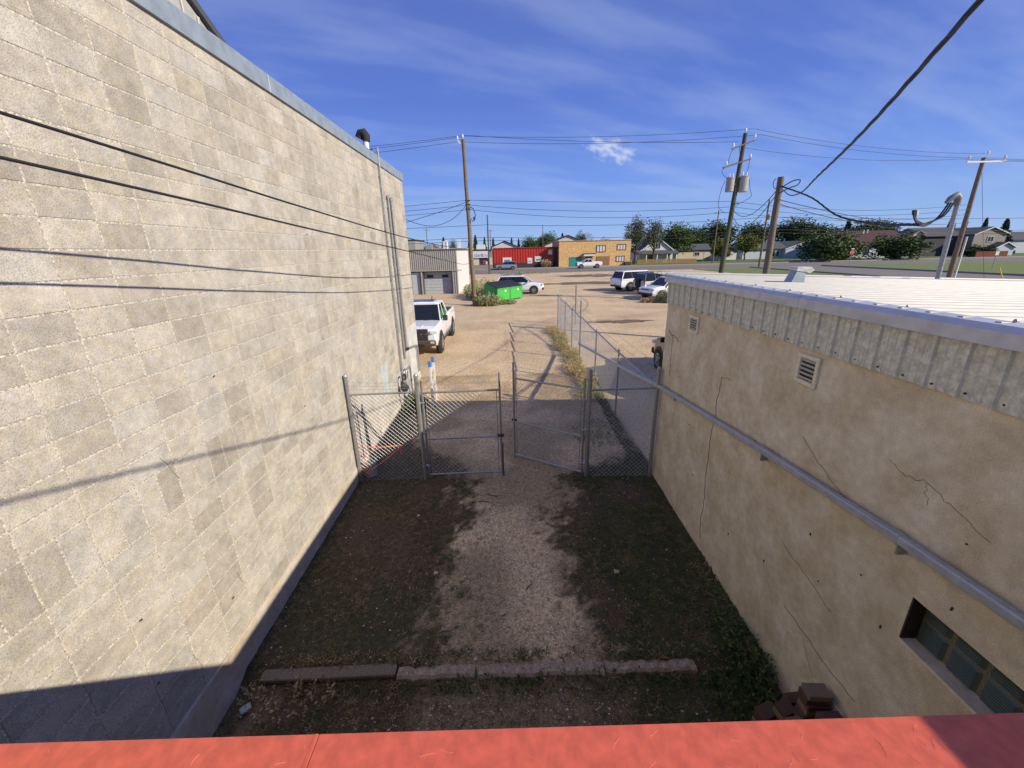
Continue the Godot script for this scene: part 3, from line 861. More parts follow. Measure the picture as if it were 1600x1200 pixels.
# ------------------------------------------------------------------ fences and gates
func wires_mesh(segs: Array, r: float) -> ArrayMesh:
	# segs: [a, b] pairs, each drawn as a three-sided wire
	var V := PackedVector3Array(); var N := PackedVector3Array()
	for s in segs:
		var a: Vector3 = s[0]; var b: Vector3 = s[1]
		var d := (b - a).normalized()
		var u := d.cross(Vector3(0.31, 0.2, 0.93)).normalized(); var w := d.cross(u)
		var o := [u * r, (u * -0.5 + w * 0.866) * r, (u * -0.5 - w * 0.866) * r]
		for k in 3:
			var p: Vector3 = o[k]; var q: Vector3 = o[(k + 1) % 3]
			var n := (p + q).normalized()
			V.append_array([a + p, b + p, b + q, a + p, b + q, a + q])
			N.append_array([n, n, n, n, n, n])
	var arr := []; arr.resize(Mesh.ARRAY_MAX)
	arr[Mesh.ARRAY_VERTEX] = V; arr[Mesh.ARRAY_NORMAL] = N
	var m := ArrayMesh.new(); m.add_surface_from_arrays(Mesh.PRIMITIVE_TRIANGLES, arr)
	return m

func chain_link(parent: Node, a: Vector3, u: Vector3, w: float, h0: float, h1: float, c := 0.043, r := 0.0023):
	var segs := []
	var n := int(w / c); var rows := int((h1 - h0) / c)
	for i in n:
		for k in rows:
			var x0 := (i + ((k + i) % 2)) * c; var x1 := (i + ((k + 1 + i) % 2)) * c
			var bow := Vector3(0, 0, 0.002 * (1 if (k + i) % 2 else -1))
			segs.append([a + u * x0 + Vector3(0, h0 + k * c, 0) + bow, a + u * x1 + Vector3(0, h0 + (k + 1) * c, 0) - bow])
	var o := MeshInstance3D.new(); o.mesh = wires_mesh(segs, r); o.material_override = M.wire_metal; o.name = "chain_link"
	parent.add_child(o, true); o.set_meta("kind", "stuff")

func barbed(parent: Node, a: Vector3, b: Vector3, sag := 0.02):
	var g := Geo.new(); var pts := []
	for k in 9:
		var f := k / 8.0
		pts.append(a.lerp(b, f) + Vector3(0, -sag * sin(PI * f) + 0.004 * sin(k * 2.7), 0))
	g.tube(pts, 0.0024, 4, false)
	var l := a.distance_to(b); var k := 0.12
	while k < l:
		var p := a.lerp(b, k / l) + Vector3(0, -sag * sin(PI * k / l), 0)
		g.tube([p + Vector3(0.008, 0.016, 0.006), p - Vector3(0.008, 0.016, 0.006)], 0.0016, 3, false)
		g.tube([p + Vector3(-0.01, 0.012, -0.01), p - Vector3(-0.01, 0.012, -0.01)], 0.0016, 3, false)
		k += 0.13
	part(g, "barbed_wire", M.wire_metal, parent)

func post_part(parent: Node, at: Vector3, h: float, r: float, called := "post"):
	var g := Geo.new(); g.tube([at, at + Vector3(0, h, 0)], r, 10); var o := part(g, called, M.zinc_pole, parent)
	g = Geo.new(); g.lathe(at + Vector3(0, h - 0.01, 0), [Vector2(r * 1.12, 0), Vector2(r * 1.12, 0.03), Vector2(r * 0.7, 0.055), Vector2(0.004, 0.065)], 10); part(g, "cap", M.zinc_pole, o)

func rail(parent: Node, a: Vector3, b: Vector3, r := 0.019, called := "rail"):
	var g := Geo.new(); g.tube([a, b], r, 8); part(g, called, M.zinc_pole, parent)

func build_gate():
	var G := -0.24
	# panel by the block wall
	var t := thing("chain_fence", "narrow chain link fence panel between the block wall and the gate", "fence", P(-2.95, G, 7.03))
	post_part(t, Vector3.ZERO, 2.14, 0.033); post_part(t, Vector3(1.26, 0, 0), 2.12, 0.040)
	rail(t, Vector3(0.03, 1.80, 0), Vector3(1.24, 1.82, 0))
	chain_link(t, Vector3(0.04, 0, 0.02), Vector3.RIGHT, 1.2, 0.03, 1.82)
	for k in 3: barbed(t, Vector3(0, 1.90 + 0.08 * k, 0), Vector3(1.26, 1.90 + 0.08 * k, 0), 0.01 + 0.02 * k)
	for y in [0.3, 0.75, 1.2, 1.6]:
		for x in [0.0, 1.26]:
			var g := Geo.new(); g.lathe(Vector3(x, y, 0), [Vector2(0.044, -0.012), Vector2(0.044, 0.012)], 10); part(g, "tie_band", M.zinc_pole, t)
	# panel by the stucco wall
	t = thing("chain_fence", "narrow chain link fence panel against the corner of the stucco building", "fence", P(1.45, G, 6.98))
	post_part(t, Vector3.ZERO, 2.14, 0.042); post_part(t, Vector3(1.22, 0, 0.04), 2.16, 0.036)
	rail(t, Vector3(0.03, 1.79, 0), Vector3(1.20, 1.81, 0.03))
	chain_link(t, Vector3(0.04, 0, 0.02), Vector3(1, 0, 0.03).normalized(), 1.15, 0.02, 1.80)
	for k in 3: barbed(t, Vector3(0, 1.90 + 0.09 * k, 0), Vector3(1.22, 1.90 + 0.09 * k, 0.04), 0.015)
	for y in [0.3, 0.75, 1.2, 1.6]:
		var g := Geo.new(); g.lathe(Vector3(0, y, 0), [Vector2(0.050, -0.012), Vector2(0.050, 0.012)], 10); part(g, "tie_band", M.zinc_pole, t)
	# gate leaves
	for k in 2:
		var hinge := P(-1.61, G, 7.05) if k == 0 else P(1.36, G, 7.0)
		var turn := 0.02 if k == 0 else PI - deg_to_rad(31.0)
		t = thing("gate_leaf", "chain link gate leaf standing shut beside the block wall panel" if k == 0 else "chain link gate leaf swung open towards the gravel lot", "gate", hinge, turn, "")
		var w := 1.42 if k == 0 else 1.50
		var lift := 0.10
		rail(t, Vector3(0, lift, 0), Vector3(0, 2.02, 0), 0.022, "hinge_stile")
		rail(t, Vector3(w, lift - 0.06, 0), Vector3(w, 2.14, 0), 0.020, "latch_stile")
		rail(t, Vector3(0, 1.80, 0), Vector3(w, 1.81, 0), 0.020, "top_rail")
		rail(t, Vector3(0, 0.86, 0), Vector3(w, 0.87, 0), 0.016, "middle_rail")
		rail(t, Vector3(0, lift, 0), Vector3(w, lift + 0.01, 0), 0.020, "bottom_rail")
		rail(t, Vector3(w - 0.06, lift, 0), Vector3(w - 0.06, 1.80, 0), 0.007, "tension_bar"); rail(t, Vector3(0.06, lift, 0), Vector3(0.06, 1.80, 0), 0.007, "tension_bar")
		chain_link(t, Vector3(0.05, 0, 0.012), Vector3.RIGHT, w - 0.1, lift, 1.80)
		for j in 3: barbed(t, Vector3(0, 1.87 + 0.075 * j, 0), Vector3(w, 1.90 + 0.08 * j, 0), 0.012)
		for y in [0.3, 1.0, 1.6]:
			var g := Geo.new(); g.box(Vector3(-0.02, y, 0), Vector3(0.10, 0.035, 0.06), Basis(), 0.008); part(g, "hinge", M.zinc_pole, t)
		var gl := Geo.new(); gl.box(Vector3(w, 0.90, 0.015), Vector3(0.12, 0.05, 0.05), Basis(), 0.01); part(gl, "latch", M.dark_metal, t)
		if k == 0:
			var gd := Geo.new(); gd.tube([Vector3(w + 0.03, 0.75, 0.02), Vector3(w + 0.03, 0.01, 0.02)], 0.009, 6); part(gd, "drop_rod", M.dark_metal, t)
	# long fence beyond
	t = thing("chain_link_fence", "long chain link fence dividing the gravel drive from the parking lot", "fence", P(2.70, 0, 7.3))
	var zs := [9.7, 12.3, 15.1, 17.1, 19.2, 22.0]
	for i in zs.size():
		var tall: float = [1.62, 1.62, 2.15, 1.65, 1.65, 1.72][i]
		post_part(t, P(0, -0.1, zs[i] - 7.3), tall + 0.1, 0.030 if i in [2, 5] else 0.024)
	var pz := 7.35
	for z in zs:
		rail(t, P(0, 1.55, pz - 7.3), P(0, 1.55 + 0.01 * (z - 9.0), z - 7.3), 0.021, "top_rail"); pz = z
	chain_link(t, P(0.02, 0, 0.05), Vector3(0, 0, -1), 14.6, -0.08, 1.56, 0.042, 0.0023)
	for k in 2: barbed(t, P(0.05 + 0.1 * k, 1.72 + 0.12 * k, 0), P(0.05 + 0.1 * k, 1.86 + 0.12 * k, 14.7), 0.05)
	var gb := Geo.new(); gb.tube([P(0, 1.70, 14.7), P(-0.16, 2.08, 14.75)], 0.014, 6); part(gb, "barb_arm", M.zinc_pole, t)
	t = thing("fence_post", "lone steel post strung with barbed wire at the far fence corner", "fence post", P(3.72, 0, 22.4))
	post_part(t, Vector3(0, -0.05, 0), 2.15, 0.045)
	for k in 3: barbed(t, Vector3(0, 1.0 + 0.42 * k, 0), Vector3(-1.0, 0.95 + 0.40 * k, 0.35), 0.03)

func build_alley_things():
	var g := Geo.new()
	# bucket
	var t := thing("plastic_bucket", "white plastic bucket on the ground behind the chain link panel", "bucket", P(-2.83, -0.24, 7.25))
	g.lathe(Vector3.ZERO, [Vector2(0.115, 0), Vector2(0.138, 0.32), Vector2(0.148, 0.32), Vector2(0.148, 0.35), Vector2(0.134, 0.35), Vector2(0.11, 0.03)], 18); part(g, "pail", M.bucket, t)
	g = Geo.new()
	var hp := []
	for k in 9: hp.append(Vector3(0.15 * cos(PI * k / 8.0), 0.30 - 0.06 * sin(PI * k / 8.0), 0.12 + 0.05 * sin(PI * k / 8.0)))
	g.tube(hp, 0.003, 4); part(g, "handle", M.wire_metal, t)
	g = Geo.new(); g.lathe(Vector3(0, 0.22, 0), [Vector2(0.11, 0), Vector2(0.02, 0.03)], 12); part(g, "contents", M.plank, t)
	# orange strap
	t = thing("orange_strap", "bright orange strap pulled into a triangle on the chain link panel", "strap", P(-2.93, 0, 7.09))
	for s in [[[0.0, 0.47], [0.42, 0.46], [0.86, 0.49]], [[0.02, 0.27], [0.2, 0.36], [0.42, 0.46]], [[0.86, 0.49], [0.45, 0.17], [0.0, -0.16]], [[0.79, 0.50], [0.80, 0.40], [0.80, 0.29]]]:
		g = Geo.new()
		for i in 2: g.bar(Vector3(s[i][0], s[i][1], 0), Vector3(s[i + 1][0], s[i + 1][1], 0), 0.010, 0.026, Vector3(0, 0, 1))
		part(g, "strap_run", M.orange, t)
	g = Geo.new()
	var zig := [[0.02, 0.27], [0.12, 0.17], [0.01, 0.06], [0.14, 0.02], [0.03, -0.06], [0.16, -0.10]]
	for i in 5: g.bar(Vector3(zig[i][0], zig[i][1], 0.015), Vector3(zig[i + 1][0], zig[i + 1][1], 0.015), 0.008, 0.018, Vector3(0, 0, 1))
	part(g, "loose_end", M.orange, t)
	# steel rod leaning behind the panel
	t = thing("steel_stake", "dark steel stake leaning between the block wall and chain link panel", "stake", P(-2.78, -0.24, 7.36))
	g = Geo.new(); g.bar(Vector3(0.02, 0, 0), Vector3(-0.10, 1.38, 0), 0.035, 0.02); part(g, "flange", M.dark_metal, t)
	g = Geo.new(); g.bar(Vector3(0.02, 0, -0.02), Vector3(-0.10, 1.38, -0.02), 0.008, 0.03); part(g, "web", M.dark_metal, t)
	t = thing("brace_rod", "thin dark rod slanting behind the chain link panel", "rod", P(-2.93, 0, 7.2))
	g = Geo.new(); g.tube([Vector3(0, 1.30, 0), Vector3(0.42, 0.55, -0.02)], 0.013, 6); part(g, "rod", M.dark_metal, t)
	g = Geo.new(); g.lathe(Vector3(0.42, 0.55, -0.02), [Vector2(0.02, -0.02), Vector2(0.02, 0.02)], 8); part(g, "end_fitting", M.dark_metal, t)
	# white guard posts with blue caps
	t = thing("guard_frame", "white two-post guard frame with blue caps beside the gas meter", "guard rail", P(-2.14, -0.08, 10.6))
	for z in [0.0, 0.5]:
		g = Geo.new(); g.box(P(0, 0.58, z), Vector3(0.065, 1.16, 0.065), Basis(), 0.008); var o := part(g, "post", M.white_paint, t)
		g = Geo.new(); g.box(P(0, 1.22, z), Vector3(0.085, 0.16, 0.085), Basis(), 0.012); part(g, "cap", M.blue_cap, o)
	for y in [1.02, 0.62]:
		g = Geo.new(); g.bar(P(0, y, 0.03), P(0, y, 0.47), 0.06, 0.055); part(g, "crossbar", M.white_paint, t)
	# curb across the alley
	t = thing("concrete_curb", "broken pitted concrete curb lying across the alley floor", "curb", P(0, -0.40, 3.26))
	for s in [[-1.30, -0.46, 0.14, 0.02], [-0.42, 0.95, 0.15, -0.01], [0.965, 1.95, 0.13, -0.015]]:
		g = Geo.new()
		var rings := []
		var n := 14
		for k in n + 1:
			var x: float = lerpf(s[0], s[1], float(k) / n)
			var a := rng.randf_range(-0.014, 0.008); var b := rng.randf_range(-0.014, 0.012)
			var w: float = s[2] * 0.5
			rings.append([P(x, -0.12, -w), P(x, 0.035 + a, -w + b), P(x, 0.06 + a, -w + 0.025 + b), P(x, 0.06 + b, w - 0.025 + a), P(x, 0.045 + b, w + a), P(x, -0.12, w)])
		g.loft(rings)
		part(g, "curb_length", M.curb, t)
	t = thing("timber_board", "weathered flat board lying in line with the concrete curb by the block wall", "board", P(-2.05, -0.352, 3.27))
	g = Geo.new(); g.box(Vector3.ZERO, Vector3(1.46, 0.05, 0.135), Basis(Vector3.UP, 0.02), 0.008); part(g, "board", M.plank, t)
	# twigs, leaves, scraps
	for k in [[-0.62, 6.25, 0.10, 0.5], [-0.45, 6.45, -0.4, 0.32], [0.95, 5.0, 0.4, 0.34], [1.55, 4.1, 1.1, 0.4], [-1.6, 4.7, -0.3, 0.35], [0.15, 4.3, 0.9, 0.22], [1.3, 5.6, -0.7, 0.3], [-0.9, 3.7, 0.3, 0.25]]:
		g = Geo.new()
		var pts := []
		var p := Vector2(k[0], k[1]); var a: float = k[2]
		for s in 6:
			pts.append(P(p.x, ground_h(p.x, p.y) + 0.012, p.y)); p += Vector2(cos(a), sin(a)) * k[3] / 6.0; a += rng.randf_range(-0.45, 0.45)
		g.tube(pts, [0.007, 0.006, 0.006, 0.005, 0.004, 0.003], 5)
		single(g, "fallen_twig", M.twig, "thin dark twig lying on the shaded alley floor", "twig", "twigs on the alley floor")
	for k in [[-0.16, 3.95, 0.055], [1.42, 4.55, 0.05], [-1.1, 4.62, 0.045], [-1.6, 5.9, 0.04], [-0.9, 6.2, 0.03], [1.15, 6.6, 0.03]]:
		g = Geo.new()
		var c := P(k[0], ground_h(k[0], k[1]) + 0.015, k[1]); var ring := []
		for s in 8:
			var a := TAU * s / 8.0
			ring.append(c + Vector3(cos(a) * k[2] * (1.0 if s % 2 else 0.75), 0.012 * sin(a * 2.0), sin(a) * k[2] * 0.7))
		g.fan(ring)
		single(g, "fallen_leaf", M.leaf_straw, "pale curled leaf fallen on the shaded alley floor", "leaf", "leaves on the alley floor")
	g = Geo.new(); g.box(P(-2.78, -0.38, 2.95), Vector3(0.10, 0.03, 0.07), Basis(Vector3(0.3, 1, 0.1).normalized(), 0.7), 0.01)
	single(g, "plastic_scrap", M.blue_paint, "crumpled pale blue plastic scrap beside the block wall foot", "litter")

# ------------------------------------------------------------------ small ground cover
func scatter(called: String, mesh: Mesh, m: Material, xf: Array, cols: Array, label: String, category: String):
	var mm := MultiMesh.new(); mm.transform_format = MultiMesh.TRANSFORM_3D; mm.use_colors = true
	mm.mesh = mesh; mm.instance_count = xf.size()
	for i in xf.size():
		mm.set_instance_transform(i, xf[i]); mm.set_instance_color(i, cols[i])
	var o := MultiMeshInstance3D.new(); o.multimesh = mm; o.material_override = m
	named(o, called); add_child(o); meta(o, label, category, "", "stuff")

func tuft_mesh(blades: int, seed_: int, lean: float, wide: float) -> ArrayMesh:
	var r := RandomNumberGenerator.new(); r.seed = seed_
	var V := PackedVector3Array(); var N := PackedVector3Array(); var C := PackedColorArray()
	for b in blades:
		var a := r.randf() * TAU; var l := r.randf_range(0.5, 1.0); var ln := r.randf_range(0.2, 1.0) * lean
		var d := Vector3(cos(a), 0, sin(a)); var s := Vector3(-d.z, 0, d.x) * wide
		var p0 := d * 0.1 * r.randf(); var p1 := p0 + d * ln * 0.45 + Vector3(0, l * 0.62, 0); var p2 := p0 + d * ln + Vector3(0, l * (1.0 - 0.4 * ln), 0)
		push_tri(V, N, p0 - s, p0 + s, p1 + s * 0.8); push_tri(V, N, p0 - s, p1 + s * 0.8, p1 - s * 0.8); push_tri(V, N, p1 - s * 0.8, p1 + s * 0.8, p2)
		for k in 9: C.append(Color(1, 1, 1))
	var arr := []; arr.resize(Mesh.ARRAY_MAX)
	arr[Mesh.ARRAY_VERTEX] = V; arr[Mesh.ARRAY_NORMAL] = N; arr[Mesh.ARRAY_COLOR] = C
	var m := ArrayMesh.new(); m.add_surface_from_arrays(Mesh.PRIMITIVE_TRIANGLES, arr)
	return m

func build_ground_cover():
	var xf := []; var cols := []
	var greens := [Color(0.06, 0.085, 0.02), Color(0.09, 0.09, 0.026), Color(0.20, 0.14, 0.06), Color(0.33, 0.23, 0.11), Color(0.042, 0.06, 0.016)]  # blade colours lowered to deepen the alley shade
	for k in 90000:
		var x := rng.randf_range(-3.0, 2.72); var z := rng.randf_range(1.4, 11.5)
		var pm := path_mask(x, z)
		var d := gn2.get_noise_2d(x * 1.7 + 40, z * 1.7)
		var want := (1.0 - pm) * clampf(0.55 + d * 1.5, 0.05, 1.0)
		if z > 7.0: want *= clampf((10.0 - z) / 5.0, 0, 1) * (1.0 if absf(x) > 1.5 else 0.2)
		if z < 3.2: want = maxf(want * 0.8, 0.18)
		if x > 1.0 and z < 6.0: want *= 1.25
		if x > 2.45 or x < -2.8: want = maxf(want, 0.7)
		if absf(z - 3.14) < 0.06 or absf(z - 3.40) < 0.07: want = maxf(want, 0.75 if gn2.get_noise_2d(x * 3.0, 9.0) > -0.1 else 0.2)
		if rng.randf() > want: continue
		var lush: bool = (x > 1.2 and rng.randf() < 0.75) or rng.randf() < 0.3 + d * 0.6
		var s := rng.randf_range(0.010, 0.030) * (1.5 if lush and x > 1.4 else 1.0)
		if x > 2.5 and z < 5.0: s *= rng.randf_range(1.0, 2.4)
		if absf(z - 3.14) < 0.06 or absf(z - 3.40) < 0.07: s *= rng.randf_range(0.9, 1.7)
		xf.append(Transform3D(Basis(Vector3.UP, rng.randf() * TAU).scaled(Vector3(s * 1.9, s, s * 1.9)), P(x, ground_h(x, z) - 0.004, z)))
		cols.append(greens[rng.randi() % 3 if lush else 1 + rng.randi() % 3] * rng.randf_range(0.7, 1.3) if not (lush and rng.randf() < 0.4) else greens[[0, 4][rng.randi() % 2]])
	scatter("alley_grass", tuft_mesh(6, 5, 1.0, 0.06), M.blade, xf, cols, "short patchy grass and moss along both sides of the alley", "grass")
	# loose stones
	var g := Geo.new()
	g.loft([[Vector3(-0.3, -0.3, -0.35), Vector3(0.35, -0.3, -0.25), Vector3(0.3, -0.3, 0.35), Vector3(-0.35, -0.3, 0.3)], [Vector3(-0.5, 0.05, -0.42), Vector3(0.45, 0.0, -0.5), Vector3(0.52, 0.08, 0.4), Vector3(-0.42, 0.02, 0.5)], [Vector3(-0.2, 0.33, -0.25), Vector3(0.25, 0.28, -0.2), Vector3(0.2, 0.35, 0.22), Vector3(-0.25, 0.3, 0.2)]])
	xf = []; cols = []
	for k in 60000:
		var z := 1.4 + pow(rng.randf(), 1.5) * 24.0
		var x := rng.randf_range(-3.0, 2.72) if z < 13.0 else rng.randf_range(-7.0, 12.0)
		if z < 13 and rng.randf() > 0.12 + 0.88 * path_mask(x, z): continue
		var s := 0.006 + 0.018 * pow(rng.randf(), 3.0) + (0.004 if z > 9 else 0.0)
		xf.append(Transform3D(Basis(Vector3(rng.randf(), 1, rng.randf()).normalized(), rng.randf() * TAU).scaled(Vector3(s * 1.3, s * 0.7, s)), P(x, ground_h(x, z) + s * 0.12, z)))
		var t := rng.randf()
		var c := Color(0.50, 0.38, 0.27).lerp(Color(0.30, 0.24, 0.19), t)
		if rng.randf() < 0.10: c = Color(0.68, 0.62, 0.54)
		if rng.randf() < 0.10: c = Color(0.30, 0.16, 0.11)
		cols.append(c)
	scatter("loose_gravel", g.mesh(), M.pebble, xf, cols, "loose gravel stones over the alley track and the lot", "gravel")

func clump(called: String, label: String, at: Vector3, rad: Vector2, tall: float, n: int, m: Material, seed_: int, wide := 0.02, group := ""):
	# an upright weed clump: many stems with narrow leaves
	var r := RandomNumberGenerator.new(); r.seed = seed_
	var t := thing(called, label, "weeds", at, 0, group)
	var V := PackedVector3Array(); var N := PackedVector3Array(); var C := PackedColorArray()
	for k in n:
		var a := r.randf() * TAU; var q := sqrt(r.randf())
		var p := Vector3(cos(a) * q * rad.x, 0, sin(a) * q * rad.y)
		var l := tall * r.randf_range(0.35, 1.0) * (1.15 - 0.5 * q)
		var ln := Vector3(cos(a), 0, sin(a)) * l * r.randf_range(0.05, 0.45) + Vector3(r.randf_range(-0.1, 0.1), 0, r.randf_range(-0.1, 0.1)) * l
		var tip := p + ln + Vector3(0, l, 0)
		var s := Vector3(r.randf_range(-1, 1), 0, r.randf_range(-1, 1)).normalized() * wide * 0.35
		var col := Color(1, 1, 1) * r.randf_range(0.6, 1.4)
		push_tri(V, N, p - s, p + s, tip)
		for i in 3: C.append(col)
		for j in 5:
			var f := r.randf_range(0.25, 1.0)
			var c := p.lerp(tip, f); var d := Vector3(r.randf_range(-1, 1), r.randf_range(0.0, 1.0), r.randf_range(-1, 1)).normalized()
			var w := d.cross(Vector3(r.randf_range(-1, 1), r.randf_range(-1, 1), r.randf_range(-1, 1))).normalized() * wide
			var ll := tall * r.randf_range(0.08, 0.2)
			push_tri(V, N, c - w * 0.4, c + d * ll * 0.5 + w, c + d * ll); push_tri(V, N, c - w * 0.4, c + d * ll, c + d * ll * 0.5 - w)
			for i in 6: C.append(col)
	var arr := []; arr.resize(Mesh.ARRAY_MAX)
	arr[Mesh.ARRAY_VERTEX] = V; arr[Mesh.ARRAY_NORMAL] = N; arr[Mesh.ARRAY_COLOR] = C
	var me := ArrayMesh.new(); me.add_surface_from_arrays(Mesh.PRIMITIVE_TRIANGLES, arr)
	inst(me, "foliage", m, t)

# ------------------------------------------------------------------ trees
var crowns := {}
func crown_mesh(key: String, seed_: int, clumps: int, leaves: int, leaf: float, shape: String) -> ArrayMesh:
	# unit crown: radius 1 across, height 0..1
	if crowns.has(key): return crowns[key]
	var r := RandomNumberGenerator.new(); r.seed = seed_
	var V := PackedVector3Array(); var N := PackedVector3Array(); var C := PackedColorArray()
	for c in clumps:
		var p: Vector3; var cr := r.randf_range(0.16, 0.30)
		if shape == "cone":
			var h := pow(r.randf(), 1.35); var a := r.randf() * TAU; var w := (1.0 - h) * r.randf_range(0.45, 0.95)
			p = Vector3(cos(a) * w, 0.03 + h * 0.95, sin(a) * w); cr = 0.10 + 0.16 * (1.0 - h)
		else:
			var a := r.randf() * TAU; var u := r.randf_range(-1, 1); var q := pow(r.randf(), 0.42) * (0.80 + 0.25 * sin(a * 3.0 + seed_))
			var s := sqrt(1 - u * u)
			p = Vector3(cos(a) * s * q * 0.85, 0.5 + u * q * 0.44, sin(a) * s * q * 0.85)
		var tone := r.randf_range(0.72, 1.3)
		for k in leaves:
			var d := Vector3(r.randfn(), r.randfn() * 0.75, r.randfn()).normalized() * pow(r.randf(), 0.45)
			var v := Vector3(d.x * cr, d.y * cr * (0.34 if shape == "cone" else 0.55), d.z * cr)
			var q := p + v
			var e1 := Vector3(r.randfn(), r.randfn() * 0.5, r.randfn()).normalized() * leaf * r.randf_range(0.6, 1.2)
			var e2 := e1.cross(Vector3(r.randfn(), r.randfn(), r.randfn())).normalized() * leaf * 0.5
			e1.y *= 0.6; e2.y *= 0.6
			push_tri(V, N, q - e1, q + e2, q + e1); push_tri(V, N, q - e1, q + e1, q - e2)
			var col := Color(1, 1, 1) * tone * r.randf_range(0.75, 1.25)
			for i in 6: C.append(col)
	var arr := []; arr.resize(Mesh.ARRAY_MAX)
	arr[Mesh.ARRAY_VERTEX] = V; arr[Mesh.ARRAY_NORMAL] = N; arr[Mesh.ARRAY_COLOR] = C
	var m := ArrayMesh.new(); m.add_surface_from_arrays(Mesh.PRIMITIVE_TRIANGLES, arr)
	crowns[key] = m
	return m

func tree(called: String, label: String, x: float, z: float, tall: float, wide: float, kind: String, m: Material, base := 0.18, group := ""):
	var t := thing(called, label, "tree", P(x, 0, z), rng.randf() * TAU, group)
	var g := Geo.new()
	if base > 0.0:
		var top := tall * 0.72
		g.tube([Vector3(0, -0.2, 0), Vector3(0.03 * tall, top * 0.4, 0), Vector3(0, top, 0.02 * tall)], [tall * 0.028, tall * 0.02, tall * 0.006], 7)
		for k in 6:
			var a := TAU * k / 6.0 + rng.randf(); var h0 := tall * rng.randf_range(base * 0.9, 0.5)
			if kind == "spruce": continue
			g.tube([Vector3(0.02 * tall, h0, 0), Vector3(cos(a) * wide * 0.35, h0 + tall * 0.16, sin(a) * wide * 0.35), Vector3(cos(a) * wide * 0.62, h0 + tall * 0.26, sin(a) * wide * 0.62)], [tall * 0.012, tall * 0.008, tall * 0.003], 5)
		part(g, "trunk", M.bark, t)
	var me: ArrayMesh
	match kind:
		"round": me = crown_mesh("round", 3, 150, 42, 0.050, "ball")
		"loose": me = crown_mesh("loose", 9, 110, 34, 0.044, "ball")
		"bush": me = crown_mesh("bush", 14, 130, 36, 0.060, "ball")
		_: me = crown_mesh("spruce", 21, 190, 26, 0.075, "cone")
	var low := -0.22 * tall if base < 0.05 and kind == "bush" else tall * base
	var o := inst(me, "crown", m, t, Vector3(0, low, 0))
	o.scale = Vector3(wide, (tall - low) * 1.02, wide)

# ------------------------------------------------------------------ vehicles (front along local +z)
func wheel(t: Node3D, at: Vector3, r: float, side: float, spokes := 6):
	var w := Node3D.new(); w.name = "wheel"; t.add_child(w, true); w.position = at
	var g := Geo.new()
	g.lathe(Vector3.ZERO, [Vector2(r * 0.62, -0.12), Vector2(r * 0.93, -0.12), Vector2(r, -0.08), Vector2(r, 0.08), Vector2(r * 0.93, 0.12), Vector2(r * 0.62, 0.12), Vector2(r * 0.60, 0.06)], 20, Vector3(side, 0, 0))
	part(g, "tyre", M.rubber, w)
	g = Geo.new()
	g.lathe(Vector3.ZERO, [Vector2(r * 0.64, 0.085), Vector2(r * 0.64, 0.115), Vector2(r * 0.56, 0.118), Vector2(r * 0.54, 0.09)], 20, Vector3(side, 0, 0))
	for k in spokes:
		var a := TAU * k / spokes
		g.bar(Vector3(side * 0.105, 0, 0), Vector3(side * 0.105, cos(a) * r * 0.58, sin(a) * r * 0.58), 0.05, 0.02, Vector3(1, 0, 0))
	g.lathe(Vector3.ZERO, [Vector2(r * 0.16, 0.08), Vector2(r * 0.14, 0.125)], 10, Vector3(side, 0, 0))
	part(g, "rim", M.alloy, w)

func ring_at(z: float, w: float, y0: float, y1: float, crown := 0.02) -> Array:
	var q := [Vector2(w * 0.94, y0), Vector2(w, lerpf(y0, y1, 0.28)), Vector2(w, lerpf(y0, y1, 0.62)), Vector2(w * 0.975, y1 - 0.05), Vector2(w * 0.93, y1), Vector2(w * 0.5, y1 + crown)]
	var out := []
	for p in q: out.append(Vector3(p.x, p.y, z))
	for k in range(q.size() - 1, -1, -1): out.append(Vector3(-q[k].x, q[k].y, z))
	return out

